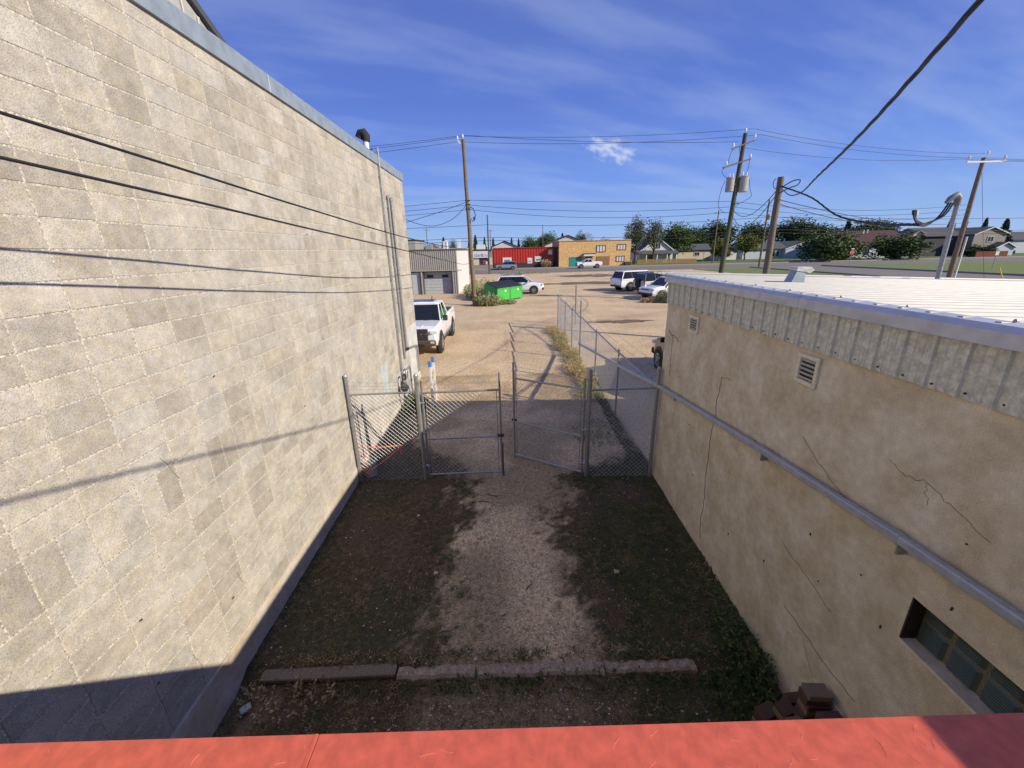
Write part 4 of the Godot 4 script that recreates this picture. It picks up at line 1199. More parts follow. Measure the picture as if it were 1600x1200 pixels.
func vehicle(called: String, label: String, at: Vector3, turn: float, s: Dictionary) -> Node3D:
	var t := thing(called, label, s.cat, at, turn, "")
	var L: float = s.L; var W: float = s.W; var H: float = s.H; var hb: float = s.belt; var hd: float = s.hood; var r: float = s.r
	var y0: float = s.sill
	var paint: Material = M[s.paint]
	var half := W * 0.5
	var g := Geo.new()
	var st := []
	if s.pickup:
		st = [[-0.5, 0.95, y0 + 0.22, hb], [-0.492, 0.99, y0 + 0.10, hb], [-0.2, 1.0, y0, hb], [0.15, 1.0, y0, hb], [0.235, 1.0, y0, hb], [0.26, 0.99, y0, hd + 0.05], [0.42, 0.975, y0, hd], [0.468, 0.95, y0 + 0.10, hd - 0.07], [0.482, 0.90, y0 + 0.2, hd - 0.20]]
	else:
		st = [[-0.5, 0.88, y0 + 0.24, hb - 0.12], [-0.488, 0.95, y0 + 0.10, hb], [-0.25, 1.0, y0, hb], [0.1, 1.0, y0, hb], [0.22, 1.0, y0, hb - 0.02], [0.27, 0.99, y0, hd + 0.03], [0.40, 0.965, y0 + 0.02, hd - 0.02], [0.465, 0.90, y0 + 0.08, hd - 0.12], [0.497, 0.76, y0 + 0.16, hd - 0.28]]
	var rings := []
	for e in st: rings.append(ring_at(e[0] * L, e[1] * half, e[2], e[3]))
	g.loft(rings, true, false)
	part(g, "body", paint, t)
	# greenhouse
	var zb0: float = s.gh[0] * L; var zt0: float = s.gh[1] * L; var zt1: float = s.gh[2] * L; var zb1: float = s.gh[3] * L
	var wb := half * 0.93; var wt := half * 0.76; var yt := H - 0.07
	var B := [Vector3(wb, hb - 0.02, zb0), Vector3(wb, hb - 0.02, zb1), Vector3(-wb, hb - 0.02, zb1), Vector3(-wb, hb - 0.02, zb0)]
	var U := [Vector3(wt, yt, zt0), Vector3(wt, yt, zt1), Vector3(-wt, yt, zt1), Vector3(-wt, yt, zt0)]
	g = Geo.new(); g.quad(B[1], B[2], U[2], U[1]); part(g, "windshield", M.car_glass, t)
	g = Geo.new(); g.quad(B[3], B[0], U[0], U[3]); part(g, "rear_window", M.car_glass, t)
	g = Geo.new(); g.quad(B[0], B[1], U[1], U[0]); part(g, "side_window", M.car_glass, t)
	g = Geo.new(); g.quad(B[2], B[3], U[3], U[2]); part(g, "side_window", M.car_glass, t)
	var roofm: Material = M[s.get("roof", s.paint)]
	g = Geo.new()
	var rr := []
	for e in [[zt0 - 0.06, 0.90, 0.0], [zt0 + 0.05, 1.0, 0.045], [lerpf(zt0, zt1, 0.5), 1.02, 0.07], [zt1 - 0.10, 1.0, 0.05], [zt1 + 0.02, 0.93, 0.0]]:
		var w: float = wt * e[1] + 0.02
		rr.append([Vector3(w, yt - 0.025, e[0]), Vector3(w - 0.01, yt + 0.02 + e[2] * 0.5, e[0]), Vector3(w - 0.10, yt + 0.03 + e[2], e[0]), Vector3(0, yt + 0.035 + e[2] * 1.2, e[0]), Vector3(-w + 0.10, yt + 0.03 + e[2], e[0]), Vector3(-w + 0.01, yt + 0.02 + e[2] * 0.5, e[0]), Vector3(-w, yt - 0.025, e[0])])
	g.loft(rr); part(g, "roof", roofm, t)
	for sd in [1.0, -1.0]:
		for e in [[B[0].z, U[0].z, 0.085 if not s.pickup else 0.06], [B[1].z, U[1].z, 0.05]]:
			g = Geo.new(); g.bar(Vector3(sd * (wb + 0.005), hb - 0.03, e[0]), Vector3(sd * (wt + 0.005), yt, e[1]), e[2], 0.05, Vector3.RIGHT, 0.01); part(g, "pillar", roofm, t)
		for f in s.posts:
			g = Geo.new(); g.bar(Vector3(sd * (wb + 0.003), hb - 0.02, lerpf(zb0, zb1, f)), Vector3(sd * (wt + 0.004), yt, lerpf(zt0, zt1, f)), 0.045, 0.022, Vector3.RIGHT); part(g, "pillar", M.car_trim if not s.pickup else paint, t)
		# door seams, sill and handles
		g = Geo.new(); g.bar(Vector3(sd * (half - 0.005), y0 + 0.03, -0.30 * L), Vector3(sd * (half - 0.005), y0 + 0.03, 0.26 * L), 0.10, 0.04, Vector3.UP); part(g, "sill", M.car_trim, t)
		for f in s.posts:
			g = Geo.new(); g.box(Vector3(sd * (half + 0.0005), (y0 + hb) * 0.5, lerpf(zb0, zb1, f) + 0.03), Vector3(0.004, hb - y0 - 0.16, 0.010)); part(g, "door_seam", M.car_trim, t)
			g = Geo.new(); g.box(Vector3(sd * (half + 0.008), hb - 0.14, lerpf(zb0, zb1, f) + 0.17), Vector3(0.025, 0.03, 0.17), Basis(), 0.008); part(g, "door_handle", paint, t)
		# mirror
		g = Geo.new(); g.box(Vector3(sd * (half + 0.10), hb + 0.07, zb1 - 0.30), Vector3(0.20, 0.17 if not s.pickup else 0.24, 0.10), Basis(), 0.03); part(g, "mirror", M.car_trim if s.pickup else paint, t)
		# wheel housings and wheels
		for z in [s.wz[0] * L, s.wz[1] * L]:
			g = Geo.new(); g.lathe(Vector3(sd * (half - 0.10), r + 0.015, z), [Vector2(r * 1.20, 0), Vector2(r * 1.20, 0.108), Vector2(r * 1.14, 0.112)], 22, Vector3(sd, 0, 0)); part(g, "wheel_arch", M.car_trim, t)
			wheel(t, Vector3(sd * (half - 0.08), r, z), r, sd, s.get("spokes", 6))
		# lamps
		var fz := 0.462 * L if not s.pickup else 0.470 * L
		g = Geo.new(); g.box(Vector3(sd * half * (0.76 if not s.pickup else 0.82), hd - 0.19, fz), Vector3(half * (0.42 if not s.pickup else 0.30), 0.13, 0.20), Basis(Vector3.UP, sd * 0.42), 0.03); part(g, "headlight", M.lamp_clear, t)
		g = Geo.new(); g.box(Vector3(sd * half * 0.86, hb - 0.13, -0.489 * L), Vector3(half * 0.20, 0.26, 0.09), Basis(Vector3.UP, sd * 0.2), 0.02); part(g, "taillight", M.lamp_red, t)
	# nose and tail
	g = Geo.new(); g.box(Vector3(0, hd - 0.27, 0.488 * L if not s.pickup else 0.480 * L), Vector3(half * (1.06 if not s.pickup else 1.30), 0.20 if not s.pickup else 0.46, 0.07), Basis(), 0.03); var gr := part(g, "grille", M.car_trim, t)
	if s.pickup:
		for j in 4:
			for k in 7:
				g = Geo.new(); g.box(Vector3(-half * 0.57 + half * 0.19 * k, hd - 0.43 + 0.095 * j, 0.480 * L + 0.037), Vector3(0.07, 0.03, 0.012), Basis(), 0.004); part(g, "grille_bar", M.alloy if j == 2 else M.dark_metal, gr)
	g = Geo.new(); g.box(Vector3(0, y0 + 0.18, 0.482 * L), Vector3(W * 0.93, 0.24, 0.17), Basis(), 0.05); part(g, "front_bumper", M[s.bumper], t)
	g = Geo.new(); g.box(Vector3(0, y0 + 0.12, 0.482 * L + 0.06), Vector3(W * 0.52, 0.11, 0.06), Basis(), 0.02); part(g, "air_intake", M.dark_void, t)
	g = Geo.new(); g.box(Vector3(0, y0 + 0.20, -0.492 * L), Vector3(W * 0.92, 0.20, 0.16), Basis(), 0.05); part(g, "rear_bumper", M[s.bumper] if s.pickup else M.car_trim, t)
	g = Geo.new(); g.box(Vector3(0, y0 + 0.36, -0.502 * L), Vector3(0.32, 0.14, 0.02)); part(g, "number_plate", M.white_paint, t)
	if s.pickup:
		g = Geo.new(); g.box(Vector3(0, hb + 0.012, lerpf(-0.485 * L, zb0, 0.5)), Vector3(W * 0.84, 0.03, zb0 + 0.47 * L), Basis(), 0.01); part(g, "bed_cover", M.car_trim, t)
		for sd in [1.0, -1.0]:
			g = Geo.new(); g.bar(Vector3(sd * half * 0.955, hb + 0.025, -0.49 * L), Vector3(sd * half * 0.955, hb + 0.025, zb0), 0.05, 0.09, Vector3.UP, 0.015); part(g, "bed_rail", paint, t)
		g = Geo.new(); g.box(Vector3(0, H + 0.048, lerpf(zt0, zt1, 0.55)), Vector3(wt * 1.45, 0.012, (zt1 - zt0) * 0.62), Basis(), 0.004); part(g, "sunroof", M.car_glass, t)
		for sd in [1.0, -1.0]:
			g = Geo.new(); g.box(Vector3(sd * half * 0.80, y0 + 0.21, 0.482 * L + 0.075), Vector3(0.17, 0.10, 0.04), Basis(), 0.02); part(g, "fog_light", M.lamp_clear, t)
			g = Geo.new(); g.bar(Vector3(sd * half * 0.42, hd + 0.045, 0.27 * L), Vector3(sd * half * 0.36, hd + 0.015, 0.44 * L), 0.06, 0.03, Vector3.UP, 0.01); part(g, "hood_crease", paint, t)
			g = Geo.new(); g.bar(Vector3(sd * 0.1, hb - 0.005, zb1 + 0.03), Vector3(sd * 0.62, hb + 0.05, zb1 - 0.03), 0.02, 0.015); part(g, "wiper", M.rubber, t)
		g = Geo.new(); g.bar(Vector3(0.35, H + 0.05, zt0 + 0.15), Vector3(0.35, H + 0.14, zt0 + 0.05), 0.03, 0.05); part(g, "aerial", M.rubber, t)
	else:
		for sd in [1.0, -1.0]:
			g = Geo.new(); g.bar(Vector3(sd * wt * 0.92, H + 0.035, zt0 + 0.1), Vector3(sd * wt * 0.92, H + 0.035, zt1 - 0.15), 0.035, 0.035, Vector3.UP, 0.01); part(g, "roof_rail", M.car_trim if s.get("rails", 1) else roofm, t)
	if s.has("spare"):
		g = Geo.new(); g.lathe(Vector3(0, hb - 0.22, -0.505 * L), [Vector2(0.36, -0.1), Vector2(0.36, 0.14), Vector2(0.2, 0.16)], 18, Vector3(0, 0, -1)); part(g, "spare_wheel", M.rubber, t)
	return t

func build_vehicles():
	var suv := {"cat": "SUV", "L": 4.6, "W": 1.86, "H": 1.70, "belt": 1.08, "hood": 1.02, "sill": 0.30, "r": 0.36, "pickup": false, "gh": [-0.475, -0.40, 0.07, 0.245], "posts": [0.33, 0.62], "wz": [-0.30, 0.295], "paint": "car_white", "bumper": "car_trim"}
	var big := suv.duplicate(); big.merge({"L": 5.25, "W": 2.02, "H": 1.90, "belt": 1.20, "hood": 1.17, "r": 0.41, "spokes": 10, "gh": [-0.475, -0.425, 0.08, 0.235], "posts": [0.30, 0.60]}, true)
	var box := suv.duplicate(); box.merge({"L": 4.6, "W": 1.88, "H": 1.84, "belt": 1.18, "hood": 1.12, "r": 0.39, "paint": "car_cream", "roof": "car_dark", "spare": 1, "gh": [-0.482, -0.455, 0.12, 0.22]}, true)
	var pick := {"cat": "pickup truck", "L": 5.9, "W": 2.04, "H": 1.93, "belt": 1.26, "hood": 1.20, "sill": 0.42, "r": 0.42, "pickup": true, "gh": [-0.115, -0.075, 0.12, 0.245], "posts": [0.50], "wz": [-0.305, 0.315], "paint": "car_white", "bumper": "bumper_reflection"}
	vehicle("pickup_truck", "white pickup truck with dark grille parked against the block building corner", P(-3.80, 0.0, 18.6), 0.0, pick)
	var pick2 := pick.duplicate(); pick2.merge({"L": 5.4, "W": 1.9, "H": 1.9, "bumper": "car_trim"}, true)
	vehicle("pickup_truck", "white pickup truck parked along the street before the tan brick building", P(17.3, 0.02, 89.4), -PI / 2, pick2)
	vehicle("suv", "white compact SUV parked behind the green dumpsters", P(1.25, 0, 40.4), PI / 2 - 0.10, suv)
	vehicle("suv", "large white SUV showing its tail, first of the row parked on gravel", P(12.95, 0, 41.0), PI / 2 + 0.30, big)
	vehicle("suv", "cream and black boxy SUV with a spare wheel parked between white SUVs", P(13.9, 0, 37.6), PI / 2 + 0.26, box)
	vehicle("suv", "white SUV nosed out beside the roadside weeds", P(13.0, 0, 33.6), -PI / 2 + 0.35, suv)
	var grey := suv.duplicate(); grey.merge({"paint": "car_silver"}, true)
	vehicle("suv", "silver blue SUV parked along the kerb before the red building", P(-0.1, 0.02, 91.5), -PI / 2, grey)
	var dark := suv.duplicate(); dark.merge({"paint": "car_dark"}, true)
	vehicle("suv", "dark blue SUV mostly hidden behind the stucco building corner", P(6.00, 0, 12.0), PI, dark)

	# dumpsters
	var u := Vector3(0.63, 0, -0.78)
	var turn := atan2(0.78, 0.63)
	for k in 2:
		var c := P(-0.82, 0, 33.4) + u * (0.84 + 1.69 * k) + Vector3(-0.78, 0, -0.63) * 0.65
		var t := thing("dumpster", "green steel dumpster with black lids beside the wooden pole" if k == 0 else "green steel dumpster with black lids in front of the compact SUV", "dumpster", c, turn)
		var g := Geo.new()
		# local x along the front, local +z out of the front
		g.prism([Vector3(-0.83, 0.10, 0.64), Vector3(-0.83, 1.08, 0.66), Vector3(-0.83, 1.50, -0.52), Vector3(-0.83, 1.42, -0.70), Vector3(-0.83, 0.10, -0.62)], Vector3(1.66, 0, 0))
		part(g, "bin", M.bin_green, t)
		for i in 2:
			g = Geo.new()
			var x0 := -0.82 + 0.83 * i
			g.prism([Vector3(x0, 1.10, 0.70), Vector3(x0, 1.13, 0.70), Vector3(x0, 1.55, -0.55), Vector3(x0, 1.52, -0.55)], Vector3(0.81, 0, 0))
			for q in 3: g.bar(Vector3(x0 + 0.15 + 0.26 * q, 1.14, 0.66), Vector3(x0 + 0.15 + 0.26 * q, 1.55, -0.52), 0.07, 0.03, Vector3.UP)
			part(g, "lid", M.bin_lid, t)
		for x in [-0.80, 0.80]:
			g = Geo.new(); g.box(Vector3(x, 0.6, 0.655), Vector3(0.06, 0.94, 0.05), Basis(), 0.008); part(g, "corner_rib", M.bin_green, t)
		g = Geo.new(); g.box(Vector3(0, 1.03, 0.675), Vector3(1.66, 0.08, 0.06), Basis(), 0.01); part(g, "top_lip", M.bin_green, t)
		for sd in [-1.0, 1.0]:
			g = Geo.new(); g.box(Vector3(sd * 0.86, 0.72, 0.0), Vector3(0.07, 0.16, 0.75), Basis(), 0.01); part(g, "fork_pocket", M.bin_green, t)
		g = Geo.new(); g.box(Vector3(0.2, 0.84, 0.668), Vector3(0.20, 0.16, 0.006)); part(g, "sticker", M.white_paint, t)
		for x in [-0.6, 0.6]:
			g = Geo.new(); g.box(Vector3(x, 0.05, 0), Vector3(0.1, 0.1, 1.2)); part(g, "skid", M.dark_metal, t)

# ------------------------------------------------------------------ poles and wires
func curve_pts(a: Vector3, b: Vector3, sag: float, n := 16) -> Array:
	var out := []
	for k in n + 1:
		var f := float(k) / n
		out.append(a.lerp(b, f) - Vector3(0, sag * 4.0 * f * (1.0 - f), 0))
	return out

func smooth_path(pts: Array, per := 6) -> Array:
	var out := []
	for i in pts.size() - 1:
		var p0: Vector3 = pts[max(i - 1, 0)]; var p1: Vector3 = pts[i]; var p2: Vector3 = pts[i + 1]; var p3: Vector3 = pts[min(i + 2, pts.size() - 1)]
		for k in per: out.append(p1.cubic_interpolate(p2, p0, p3, float(k) / per))
	out.append(pts[-1])
	return out

func wire(pts: Array, r: float, label: String, group := "", called := "overhead_wire", m: Material = null):
	var g := Geo.new(); g.tube(pts, r, 5, true)
	single(g, called, m if m else M.black_cable, label, "cable", group)

func pole(called: String, label: String, base: Vector3, top: Vector3, r0: float, r1: float, m: Material) -> Node3D:
	var t := thing(called, label, "utility pole", base)
	var g := Geo.new()
	var d := top - base
	var pts := []; var rs := []
	for k in 9: pts.append(d * (k / 8.0) + Vector3(0.012 * sin(k * 1.9), 0, 0.012 * cos(k * 2.3)) * (1 if k % 8 else 0)); rs.append(lerpf(r0, r1, k / 8.0))
	pts[0] -= Vector3(0, 0.3, 0)
	g.tube(pts, rs, 12)
	part(g, "shaft", m, t)
	return t

func insulator(t: Node3D, at: Vector3, s := 1.0):
	var g := Geo.new(); g.lathe(at, [Vector2(0.02, -0.12), Vector2(0.02, 0), Vector2(0.06, 0.01), Vector2(0.05, 0.06), Vector2(0.065, 0.07), Vector2(0.04, 0.13), Vector2(0.03, 0.16)].map(func(v): return v * s), 8); part(g, "insulator", M.porcelain, t)

func build_poles():
	var g: Geo
	# pole by the dumpsters
	var t := pole("utility_pole", "tall brown wooden utility pole beside the green dumpsters", P(-2.55, 0, 32), P(-2.80, 11.35, 32), 0.17, 0.115, M.pole_wood)
	g = Geo.new(); g.bar(Vector3(-0.28, 10.95, 0), Vector3(-0.62, 11.28, 0), 0.07, 0.07); part(g, "bracket", M.porcelain, t)
	insulator(t, Vector3(-0.62, 11.36, 0), 1.2); insulator(t, Vector3(-0.25, 11.45, 0), 1.2)
	g = Geo.new(); g.tube([Vector3(-0.02, 7.05, 0.15), Vector3(0.25, 6.9, 0.15), Vector3(0.38, 6.5, 0.15), Vector3(0.32, 6.15, 0.15), Vector3(0.15, 6.05, 0.15), Vector3(0.08, 6.25, 0.15)], 0.03, 6); part(g, "cable_loop", M.black_cable, t)
	g = Geo.new(); g.box(Vector3(0.28, 6.25, 0.16), Vector3(0.12, 0.22, 0.1), Basis(), 0.02); part(g, "splice_case", M.rubber, t)
	for y in [6.9, 7.2, 7.45]:
		g = Geo.new(); g.box(Vector3(-0.15, y, 0), Vector3(0.36, 0.05, 0.30), Basis(), 0.01); part(g, "cable_clamp", M.dark_metal, t)
	# transformer pole
	t = pole("utility_pole", "dark weathered utility pole carrying two grey transformers", P(15.75, 0, 31), P(16.25, 11.1, 31), 0.19, 0.125, M.pole_green)
	g = Geo.new(); g.bar(Vector3(-0.35, 10.15, 0.14), Vector3(1.15, 10.65, 0.14), 0.11, 0.09); part(g, "crossarm", M.arm_wood, t)
	g = Geo.new(); g.bar(Vector3(-0.80, 9.02, 0.15), Vector3(1.0, 9.52, 0.15), 0.13, 0.10); part(g, "crossarm", M.arm_wood, t)
	for p in [Vector3(1.1, 10.8, 0.14), Vector3(-0.28, 10.3, 0.14), Vector3(0.5, 11.2, 0), Vector3(0.98, 9.62, 0.15), Vector3(-0.6, 9.2, 0.15)]: insulator(t, p, 1.3)
	for s in [[-0.12, 7.95, 0.27, 0.88], [0.80, 7.97, 0.32, 0.98]]:
		var tr := Node3D.new(); tr.name = "transformer"; t.add_child(tr, true); tr.position = Vector3(s[0] + 0.0, s[1] - s[3] * 0.5, 0.05)
		g = Geo.new(); g.lathe(Vector3.ZERO, [Vector2(s[2] * 0.9, 0), Vector2(s[2], 0.04), Vector2(s[2], s[3] - 0.06), Vector2(s[2] * 1.06, s[3] - 0.05), Vector2(s[2] * 1.06, s[3]), Vector2(s[2] * 0.6, s[3] + 0.07)], 18); part(g, "tank", M.tank_grey, tr)
		for q in [-0.12, 0.14]:
			g = Geo.new(); g.lathe(Vector3(q, s[3] + 0.03, 0), [Vector2(0.05, 0), Vector2(0.06, 0.06), Vector2(0.04, 0.12), Vector2(0.05, 0.17), Vector2(0.02, 0.27)], 8); part(g, "bushing", M.porcelain, tr)
		g = Geo.new(); g.box(Vector3(-signf(s[0]) * s[2] * 0.9 + 0.0, s[3] * 0.55, 0), Vector3(0.25, 0.12, 0.12)); part(g, "mount", M.dark_metal, tr)
	for w in [[Vector3(-0.72, 9.0, 0.15), Vector3(-0.85, 8.8, 0.15), Vector3(-0.55, 8.45, 0.12), Vector3(-0.18, 8.4, 0.1), Vector3(-0.2, 8.2, 0.05)], [Vector3(0.95, 9.6, 0.15), Vector3(0.95, 9.0, 0.15), Vector3(0.85, 8.6, 0.1)], [Vector3(-0.5, 9.3, 0.15), Vector3(-0.35, 10.0, 0.15), Vector3(0.1, 10.3, 0.12), Vector3(0.3, 9.6, 0.12)], [Vector3(-0.5, 8.2, 0.1), Vector3(-0.72, 7.6, 0.1), Vector3(-0.75, 6.6, 0.1), Vector3(-0.3, 6.2, 0.1), Vector3(0.2, 6.2, 0.1)], [Vector3(1.15, 8.3, 0.1), Vector3(1.3, 7.7, 0.1), Vector3(1.45, 7.2, 0.1), Vector3(1.0, 6.9, 0.1), Vector3(0.3, 6.5, 0.1)]]:
		g = Geo.new(); g.tube(smooth_path(w), 0.016, 5); part(g, "jumper_lead", M.black_cable, t)
	g = Geo.new(); g.bar(Vector3(0.25, 6.75, 0.16), Vector3(0.62, 6.75, 0.16), 0.06, 0.06); part(g, "cable_bracket", M.dark_metal, t)
	# short service pole
	t = pole("service_pole", "short grey wooden service pole with cable drops behind the white roof", P(10.42, 0, 16.8), P(10.38, 6.38, 16.8), 0.135, 0.11, M.pole_grey)
	g = Geo.new(); g.tube(smooth_path([Vector3(0.05, 6.05, 0.1), Vector3(0.35, 6.22, 0.12), Vector3(0.62, 6.25, 0.12), Vector3(0.55, 6.08, 0.12), Vector3(0.25, 5.98, 0.12), Vector3(0.0, 5.85, 0.12)]), 0.022, 6); part(g, "drip_loop", M.black_cable, t)
	g = Geo.new(); g.tube(smooth_path([Vector3(-0.05, 5.95, 0.1), Vector3(-0.3, 6.0, 0.1), Vector3(-0.36, 6.2, 0.1), Vector3(-0.28, 6.32, 0.1)]), 0.014, 6); part(g, "drip_loop", M.black_cable, t)
	for y in [5.62, 5.95]:
		g = Geo.new(); g.lathe(Vector3(0, y, 0), [Vector2(0.125, -0.02), Vector2(0.125, 0.02)], 12); part(g, "band", M.zinc_pole, t)
	# far poles
	var far := [["thin dark pole standing at the street edge near the red building", P(-3.13, 0, 76), 9.9, 0.15, M.dark_frame, false], ["slim wooden pole with a lamp arm at the road junction", P(46.3, 0, 95), 11.2, 0.16, M.pole_grey, true], ["slim wooden pole with a small transformer can by the grass strip", P(45.0, 0, 75.0), 11.2, 0.17, M.pole_wood, false], ["bare pole behind the garage roof", P(-21.5, 0, 118), 10.2, 0.13, M.pole_grey, true], ["bare pole behind the shop with the white sign", P(-4.5, 0, 125), 9.9, 0.13, M.pole_grey, true], ["bare pole rising behind the red building roof", P(10.4, 0, 122), 10.6, 0.13, M.pole_grey, false], ["small pole behind the grey two-storey house", P(134.0, 0, 125), 9.0, 0.15, M.pole_grey, true]]
	for f in far:
		t = pole("utility_pole", f[0], f[1], f[1] + Vector3(0, f[2], 0), f[3], f[3] * 0.7, f[4])
		if f[5]:
			g = Geo.new(); g.bar(Vector3(-0.9, f[2] - 0.5, 0), Vector3(0.9, f[2] - 0.5, 0), 0.1, 0.1); part(g, "crossarm", M.arm_wood, t)
	g = Geo.new(); g.lathe(P(45.0, 8.0, 75.0) - P(45.0, 0, 75.0) + Vector3(0.35, 0, 0), [Vector2(0.25, 0), Vector2(0.27, 0.8), Vector2(0.1, 0.9)], 12); part(g, "transformer", M.tank_grey, get_node("utility_pole_004"))
	# pole by the wide road
	t = pole("utility_pole", "wooden utility pole with a pale crossarm beside the paved road", P(35.2, 0, 33), P(35.1, 9.65, 33), 0.19, 0.125, M.pole_grey)
	g = Geo.new(); g.bar(Vector3(-1.4, 9.36, 0.12), Vector3(1.5, 9.36, 0.12), 0.09, 0.11); part(g, "crossarm", M.porcelain, t)
	for x in [-1.3, 0.0, 1.35]: insulator(t, Vector3(x, 9.55 if x != 0.0 else 9.85, 0.12), 1.4)
	g = Geo.new(); g.tube([Vector3(0.33, 0, 0.1), Vector3(0.33, 4.2, 0.1)], 0.07, 8); part(g, "cable_guard", M.white_paint, t)
	wire(curve_pts(P(35.1, 9.2, 33), P(40.0, 0.3, 34.5), 0.05), 0.012, "thin steel guy wire running down from the road pole", "", "guy_wire")
	g = Geo.new(); g.tube([P(45.2, 0, 37.4), P(44.2, 1.55, 37.4)], 0.045, 8); single(g, "guy_guard", M.yellow, "yellow plastic guy guard slanting beside the paved road", "guy guard")
	# roof mast and weatherhead
	t = thing("service_mast", "thick grey steel mast with a weatherhead at the white roof edge", "mast", P(7.52, 3.0, 7.22))
	g = Geo.new(); g.tube([Vector3(0, -0.2, 0), Vector3(-0.05, 1.56, 0)], 0.036, 12); part(g, "mast_pipe", M.zinc_pole, t)
	g = Geo.new()
	g.tube([Vector3(-0.05, 1.54, 0), Vector3(-0.06, 1.64, 0), Vector3(-0.11, 1.69, 0), Vector3(-0.19, 1.64, 0), Vector3(-0.25, 1.58, 0)], [0.044, 0.056, 0.058, 0.048, 0.024], 10); part(g, "weatherhead", M.cast_grey, t)
	for k in 3:
		var dx := 0.02 * k
		g = Geo.new(); g.tube(smooth_path([Vector3(-0.20 + dx, 1.58, 0.02 * k), Vector3(-0.30 + dx, 1.38, 0.02 * k), Vector3(-0.46, 1.24 + 0.02 * k, 0), Vector3(-0.60 + dx, 1.245 + 0.015 * k, 0), Vector3(-0.70 + dx * 1.5, 1.34, -0.02 * k), Vector3(-0.75 + dx * 2.2, 1.44, -0.02 * k)]), 0.013, 6); part(g, "service_lead", M.black_cable, t)
		g = Geo.new(); g.tube([Vector3(-0.735 + dx * 2.2, 1.41, -0.02 * k), Vector3(-0.755 + dx * 2.2, 1.48, -0.02 * k)], 0.022, 8); part(g, "connector", M.rubber if k < 2 else M.porcelain, t)

	# cables: service drops
	var sp := P(10.38, 6.08, 16.8)
	var path := smooth_path([sp, P(8.2, 5.35, 12.8), P(6.0, 4.97, 9.0), P(4.2, 4.85, 6.0), P(2.86, 4.84, 3.65), P(1.78, 4.93, 1.74), P(1.0, 5.05, 0.3), P(0.3, 5.2, -1.2)], 14)
	var gg := Geo.new()
	for s in 3:
		var pts := []
		for i in path.size():
			var a := i * 0.85 + TAU * s / 3.0
			pts.append(path[i] + Vector3(cos(a) * 0.0075, sin(a) * 0.0075, 0))
		gg.tube(pts, 0.0072, 5)
	single(gg, "service_cable", M.black_cable, "thick twisted black cable sweeping from the service pole over the alley", "cable")
	path = smooth_path([sp, P(10.1, 5.45, 14.6), P(9.3, 4.72, 12.2), P(8.2, 4.38, 9.6), P(7.0, 4.26, 7.4), P(6.95, 4.25, 7.22)], 12)
	gg = Geo.new()
	for s in 3:
		var pts := []
		for i in path.size():
			var a := i * 0.9 + TAU * s / 3.0
			pts.append(path[i] + Vector3(cos(a) * 0.016, sin(a) * 0.016, 0))
		gg.tube(pts, 0.013, 5)
	single(gg, "service_cable", M.black_cable, "twisted black cable drooping from the service pole to the roof mast", "cable")
	# pair of lines along the block wall
	wire(smooth_path([P(-2.30, 4.75, -1.2), P(-2.21, 4.66, 1.2), P(-2.12, 4.56, 2.93), P(-2.02, 4.45, 4.56), P(-1.85, 4.27, 7.91), P(-1.75, 4.14, 13.0), P(-1.9, 4.13, 20.0), P(-2.58, 4.45, 31.9)], 8), 0.0085, "upper of two black lines strung along the block wall")
	wire(smooth_path([P(-2.30, 4.56, -1.2), P(-2.21, 4.47, 1.2), P(-2.09, 4.37, 2.84), P(-1.98, 4.25, 4.45), P(-1.80, 4.03, 7.77), P(-1.75, 3.72, 13.0), P(-1.95, 3.42, 20.0), P(-2.58, 3.25, 31.9)], 8), 0.0085, "lower of two black lines strung along the block wall")
	# spans on the big poles
	var grp := "primary conductors between the tall poles"
	for s in [[P(-3.05, 11.55, 32), P(16.75, 11.35, 31), 0.25], [P(-2.8, 11.6, 32), P(15.9, 10.6, 31), 0.2], [P(-3.2, 11.2, 32), P(17.3, 11.0, 31), 0.3]]:
		wire(curve_pts(s[0], s[1], s[2]), 0.012, "thin conductor strung high between the brown pole and the transformer pole", grp)
	for s in [[P(-3.05, 11.55, 32), P(-40, 11.3, 33), 0.8], [P(-2.8, 11.5, 32), P(-40, 10.8, 33), 0.8], [P(-3.2, 11.2, 32), P(-40, 10.5, 33), 0.8]]:
		wire(curve_pts(s[0], s[1], s[2]), 0.012, "thin conductor leaving the brown pole behind the block building", "conductors behind the block building")
	for s in [[P(16.8, 11.35, 31), P(35.1, 9.9, 33), 0.35], [P(17.3, 11.0, 31), P(36.4, 9.6, 33), 0.4], [P(15.9, 10.3, 31), P(33.8, 9.6, 33), 0.4]]:
		wire(curve_pts(s[0], s[1], s[2]), 0.012, "thin conductor strung high between the transformer pole and the road pole", "conductors to the road pole")
	for x in [-1.3, 0.05, 1.35]:
		wire(curve_pts(P(35.1 + x, 9.55, 33), P(80, 9.4, 30), 0.8), 0.012, "thin conductor leaving the road pole over the paved road", "conductors over the paved road")
	for s in [[7.48, 6.9, 0.1], [7.15, 6.55, 0.35], [6.85, 6.2, 0.45]]:
		wire(curve_pts(P(-2.6, s[0], 31.9), P(15.95, s[1], 30.9), s[2]), 0.014, "low black line between the brown pole and the transformer pole", "low lines on the pole row")
		wire(curve_pts(P(-2.6, s[0], 31.9), P(-40, s[0] - 0.7, 33), 0.5), 0.014, "low black line leaving the brown pole behind the block building", "low lines behind the block building")
		wire(curve_pts(P(15.95, s[1], 30.9), P(35.1, s[1] - 0.4, 32.9), 0.5), 0.014, "low black line between the transformer pole and the road pole", "low lines to the road pole")
	wire(smooth_path([P(-2.65, 7.25, 31.9), P(-3.8, 6.15, 31.0), P(-5.2, 5.7, 30.0), P(-6.8, 6.2, 29.0), P(-8.5, 7.4, 28.0)], 8), 0.02, "slack black cable looping from the brown pole behind the block wall")
